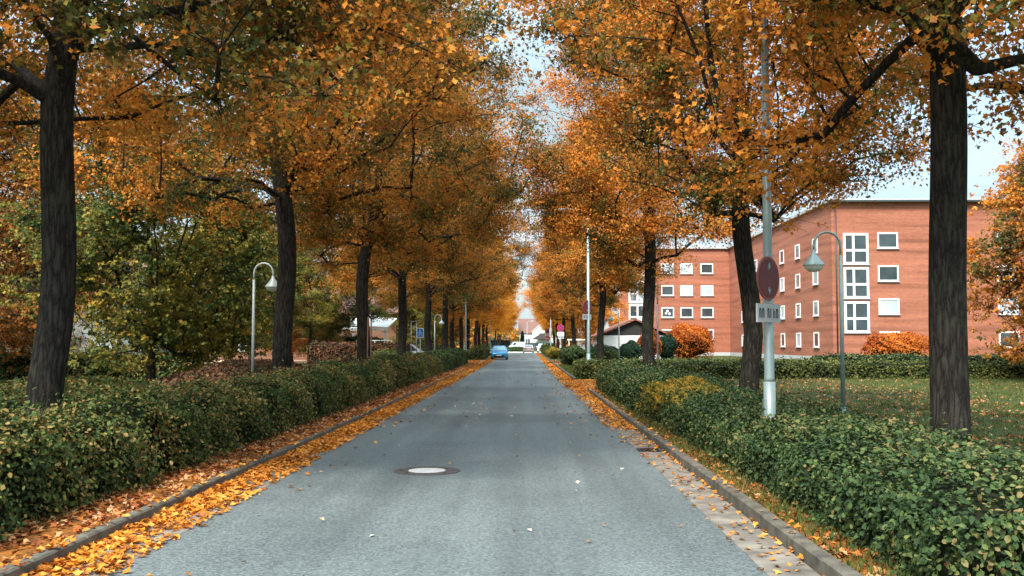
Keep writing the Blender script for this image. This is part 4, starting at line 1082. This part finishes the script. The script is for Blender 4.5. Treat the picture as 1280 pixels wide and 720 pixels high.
# white house with gables right of the no stopping sign
w = gable_house('white_house', 'white house with boarded gable right of the no stopping sign', 9.2, 14.8, 170, 180, 4.6, 6.8, 'white_render', 'tiles_brown', over=.3)
for x in (-1.9, -.4, 1.1): window(w, x, x+.9, 2.6, 3.9, -5.0, fw=.1)
window(w, -.5, .5, 4.9, 5.8, -4.998, fw=.1)
# far white house
fh = gable_house('white_house', 'far white house with a red brown roof closing the end of the street', -1.4, 9.5, 262, 272, 4.4, 8.0, 'white_render', 'tiles_brown', axis='x', over=.3)
window(fh, -5.0+1.1, -2.6, 1.6, 2.9, -5.0, fw=.12, mull=(.5,)); window(fh, 1.0, 2.4, 1.6, 2.9, -5.0, fw=.12)
fh2 = gable_house('white_house', 'white gabled house front at the right end of the far roof', 1.9, 6.0, 254, 261, 4.6, 6.4, 'white_render', 'white_paint', over=.15)
window(fh2, -.6, .6, 3.4, 4.5, -3.5, fw=.1, pane='pane_pale')
mb = MB(); mb.add([(-2.0,-4.6,2.6),(2.6,-4.6,2.6),(2.6,-3.51,4.0),(.2,-3.51,4.0),(-2.0,-4.6,2.75),(2.6,-4.6,2.75),(2.6,-3.51,4.15),(.2,-3.51,4.15)],[(0,3,2,1),(4,5,6,7),(0,1,5,4),(1,2,6,5),(2,3,7,6),(3,0,4,7)]); mb.build('porch_roof', M['dark_timber'], fh2)
fe = empty('garden_fence', (2.6, 243, 0), 0, 'dark green board fence in front of the far white house', 'fence')
mb = MB()
for k in range(46): mb.box(-3.4+k*.2, -3.4+k*.2+.19, -.02, .02, .08, 1.75)
mb.build('boards', M['green_fence'], fe)
for k in range(5):
    mb = MB(); mb.box(-3.42+k*2.3, -3.32+k*2.3, .025, .125, 0, 1.9); mb.build('post', M['green_fence'], fe)
# left: white canopy over a terrace and the house behind
cp = empty('canopy', (-14.0, 90, VZ), 0, 'white sloping canopy on posts in front of the left house', 'canopy')
vs = [(-1.3,-2.2,3.2),(2.0,-2.2,3.05),(2.2,2.2,3.9),(-1.3,2.2,4.35)]
mb = MB(); mb.add(vs + [(x,y,z+.06) for x,y,z in vs], [(0,3,2,1),(4,5,6,7),(0,1,5,4),(1,2,6,5),(2,3,7,6),(3,0,4,7)]); mb.build('roof_sheet', M['canvas'], cp)
mb = MB(); mb.box(-1.3,2.0,-2.35,-2.205,2.78,3.02); mb.build('fascia', M['white_paint'], cp)
for x in (-1.2,1.6):
    mb = MB(); mb.box(x,x+.2,-2.2,-2.0,0,2.95); mb.build('post', M['white_paint'], cp)
rl = empty('railing', (-12.4, 83, VZ), 0, 'low pale green railing below the white canopy', 'railing')
mb = MB(); mb.tube([(-1.6,0,1.9),(1.4,0,1.9)], .04, 8); mb.build('rail', M['pale_metal'], rl)
for x in (-1.5,-.05,1.35):
    mb = MB(); mb.tube([(x,0,0),(x,0,1.87)], .03, 8); mb.build('post', M['pale_metal'], rl)
lh = gable_house('brick_house', 'brown brick house with a low red roof behind the left street trees', -36, -12.6, 98, 110, 4.9, 7.4, 'brick_brown', 'tiles_brown', axis='x', over=.6)
for x in (-8.5,-4.5,-.5,3.5,7.5): window(lh, x, x+1.5, 1.0, 2.4, -6.0, fw=.12, mull=(.5,))
for x in (-8.5,-3.5,1.5,6.5): window(lh, x, x+1.5, 3.2, 4.4, -6.0, fw=.12, mull=(.5,))
lw = gable_house('white_house', 'white rendered house far left behind the garden trees', -46, -27, 66, 78, 5.2, 8.2, 'white_render', 'tiles_brown', axis='x', over=.5)
for x in (-7.5,-3.5,.5,4.5): 
    window(lw, x, x+1.5, 1.0, 2.3, -6.0, fw=.12, mull=(.5,)); window(lw, x, x+1.5, 3.4, 4.7, -6.0, fw=.12, mull=(.5,))
# green frame structure at the far left of the junction
gs = empty('bus_shelter', (-6.4, 262, 0), 0, 'green framed shelter beyond the junction on the left', 'shelter')
for x in (-2.6,0,2.6):
    mb = MB(); mb.box(x-.07,x+.07,-.9,-.76,0,2.6); mb.build('post', M['green_metal'], gs)
mb = MB(); mb.box(-2.9,2.9,-1.2,1.0,2.6,2.8,.05); mb.build('roof', M['green_metal'], gs)
mb = MB(); mb.box(-2.6,2.6,.8,.86,.3,2.4); mb.build('back_panel', M['green_fence'], gs)
# pergola and orange bin between right signs and white house
pg = empty('pergola', (6.3, 118, VZ), 0, 'pale timber pergola beam on posts behind the no stopping sign', 'pergola')
mb = MB(); mb.box(-1.3,1.3,-.07,.07,2.0,2.15); mb.build('beam', M['pot_cream'], pg)
for x in (-1.15,1.05):
    mb = MB(); mb.box(x,x+.1,-.05,.05,0,1.995); mb.build('post', M['pot_cream'], pg)
ob = empty('waste_bin', (5.35, 119.5, VZ), 0, 'orange red waste container under the pale pergola beam', 'bin')
mb = MB(); mb.prism_y([(-.32,.1),(.32,.1),(.38,1.35),(-.38,1.35)], -.35, .35); bevel(mb.build('body', M['orange_box'], ob), .03)
mb = MB(); mb.box(-.41,.41,-.4,.4,1.36,1.46,.04); mb.build('lid', M['orange_box'], ob)
for sx in (-.28,.28):
    mb = MB(); mb.tube([(sx-.03,.3,.11),(sx+.03,.3,.11)], .1, 12); mb.build('wheel', M['tyre'], ob)

# far woods closing the horizon (one mass)
def woods():
    rng = np.random.default_rng(77); n = 60000
    ang = rng.uniform(-1.25, 1.25, n); R0 = rng.uniform(300, 330, n)
    hh = 9 + 4*hash_noise(ang*25, ang*60, 5) + 1.5*hash_noise(ang*160, ang*90, 2)
    z = rng.random(n)**.8*hh
    P = np.stack([R0*np.sin(ang), R0*np.cos(ang), z], 1)
    o = leaf_object('distant_woods', rng, P, rng.uniform(.9,1.9,n), rng.normal(size=(n,3))+np.array([0,-.8,.4]), M['leaf_mixed'])
    tag(o, 'far line of autumn woods closing the horizon', 'woods', None, 'stuff')
woods()

# ------------------------------------------------------------------ light, sky, camera
W = bpy.data.worlds.new('World'); S.world = W; W.use_nodes = True
t = W.node_tree; t.nodes.clear()
out = N(t, 'ShaderNodeOutputWorld'); bgn = N(t, 'ShaderNodeBackground'); bgn.inputs['Strength'].default_value = .145
sky = N(t, 'ShaderNodeTexSky'); sky.sky_type = 'NISHITA'; sky.sun_disc = False
SUN_EL, SUN_AZ = math.radians(50), math.radians(205)     # behind the camera and to the left
sky.sun_elevation = SUN_EL; sky.sun_rotation = SUN_AZ
sky.air_density = 1.0; sky.dust_density = 2.0; sky.ozone_density = 1.0
tc = N(t, 'ShaderNodeTexCoord')
mp = N(t, 'ShaderNodeMapping'); mp.inputs['Scale'].default_value = (1, 1, 2.2); L(t, tc.outputs['Generated'], mp.inputs['Vector'])
no = N(t, 'ShaderNodeTexNoise', i_Scale=3.2, i_Detail=7.0, i_Roughness=.55); L(t, mp.outputs[0], no.inputs['Vector'])
rp = ramp(t, [(.36, (.35,)*3), (.62, (.97,)*3)]); L(t, no.outputs['Fac'], rp.inputs['Fac'])
mx = N(t, 'ShaderNodeMix', data_type='RGBA'); L(t, rp.outputs['Color'], mx.inputs[0]); L(t, sky.outputs['Color'], mx.inputs[6]); mx.inputs[7].default_value = (6.6, 7.2, 7.5, 1)
sz = N(t, 'ShaderNodeSeparateXYZ'); L(t, tc.outputs['Generated'], sz.inputs[0])
mr = N(t, 'ShaderNodeMapRange', i_1=.25, i_2=.95, i_3=1.0, i_4=6.3); L(t, sz.outputs[2], mr.inputs[0])     # overcast: zenith about three times the horizon
mm = N(t, 'ShaderNodeVectorMath', operation='SCALE'); mm.inputs[0].default_value = (1.72, 2.22, 2.42); L(t, mr.outputs[0], mm.inputs['Scale']); L(t, mm.outputs[0], mx.inputs[7])
L(t, mx.outputs[2], bgn.inputs['Color']); L(t, bgn.outputs[0], out.inputs['Surface'])

sl = bpy.data.lights.new('sun', 'SUN'); sl.energy = 2.9; sl.angle = math.radians(13); sl.color = (1, .95, .88)
so = bpy.data.objects.new('sun', sl); COL.objects.link(so)
d = Vector((math.sin(SUN_AZ)*math.cos(SUN_EL), math.cos(SUN_AZ)*math.cos(SUN_EL), math.sin(SUN_EL)))
so.rotation_euler = (-d).to_track_quat('-Z', 'Y').to_euler()

cam = bpy.data.cameras.new('camera'); co = bpy.data.objects.new('camera', cam); COL.objects.link(co); S.camera = co
cam.sensor_width = 36; cam.lens = F/1280*36; cam.clip_end = 4000; cam.clip_start = .1
pitch = math.atan(68/F); yaw = math.atan(16/F)
co.location = (0, 0, CAM_H); co.rotation_euler = (PI/2 + pitch, 0, yaw)

S.render.engine = 'CYCLES'
S.view_settings.view_transform = 'Standard'; S.view_settings.look = 'None'; S.view_settings.gamma = 1
S.view_settings.exposure = 1.32
S.cycles.max_bounces = 5; S.cycles.diffuse_bounces = 3; S.cycles.transmission_bounces = 3; S.cycles.transparent_max_bounces = 4
S.cycles.use_denoising = True
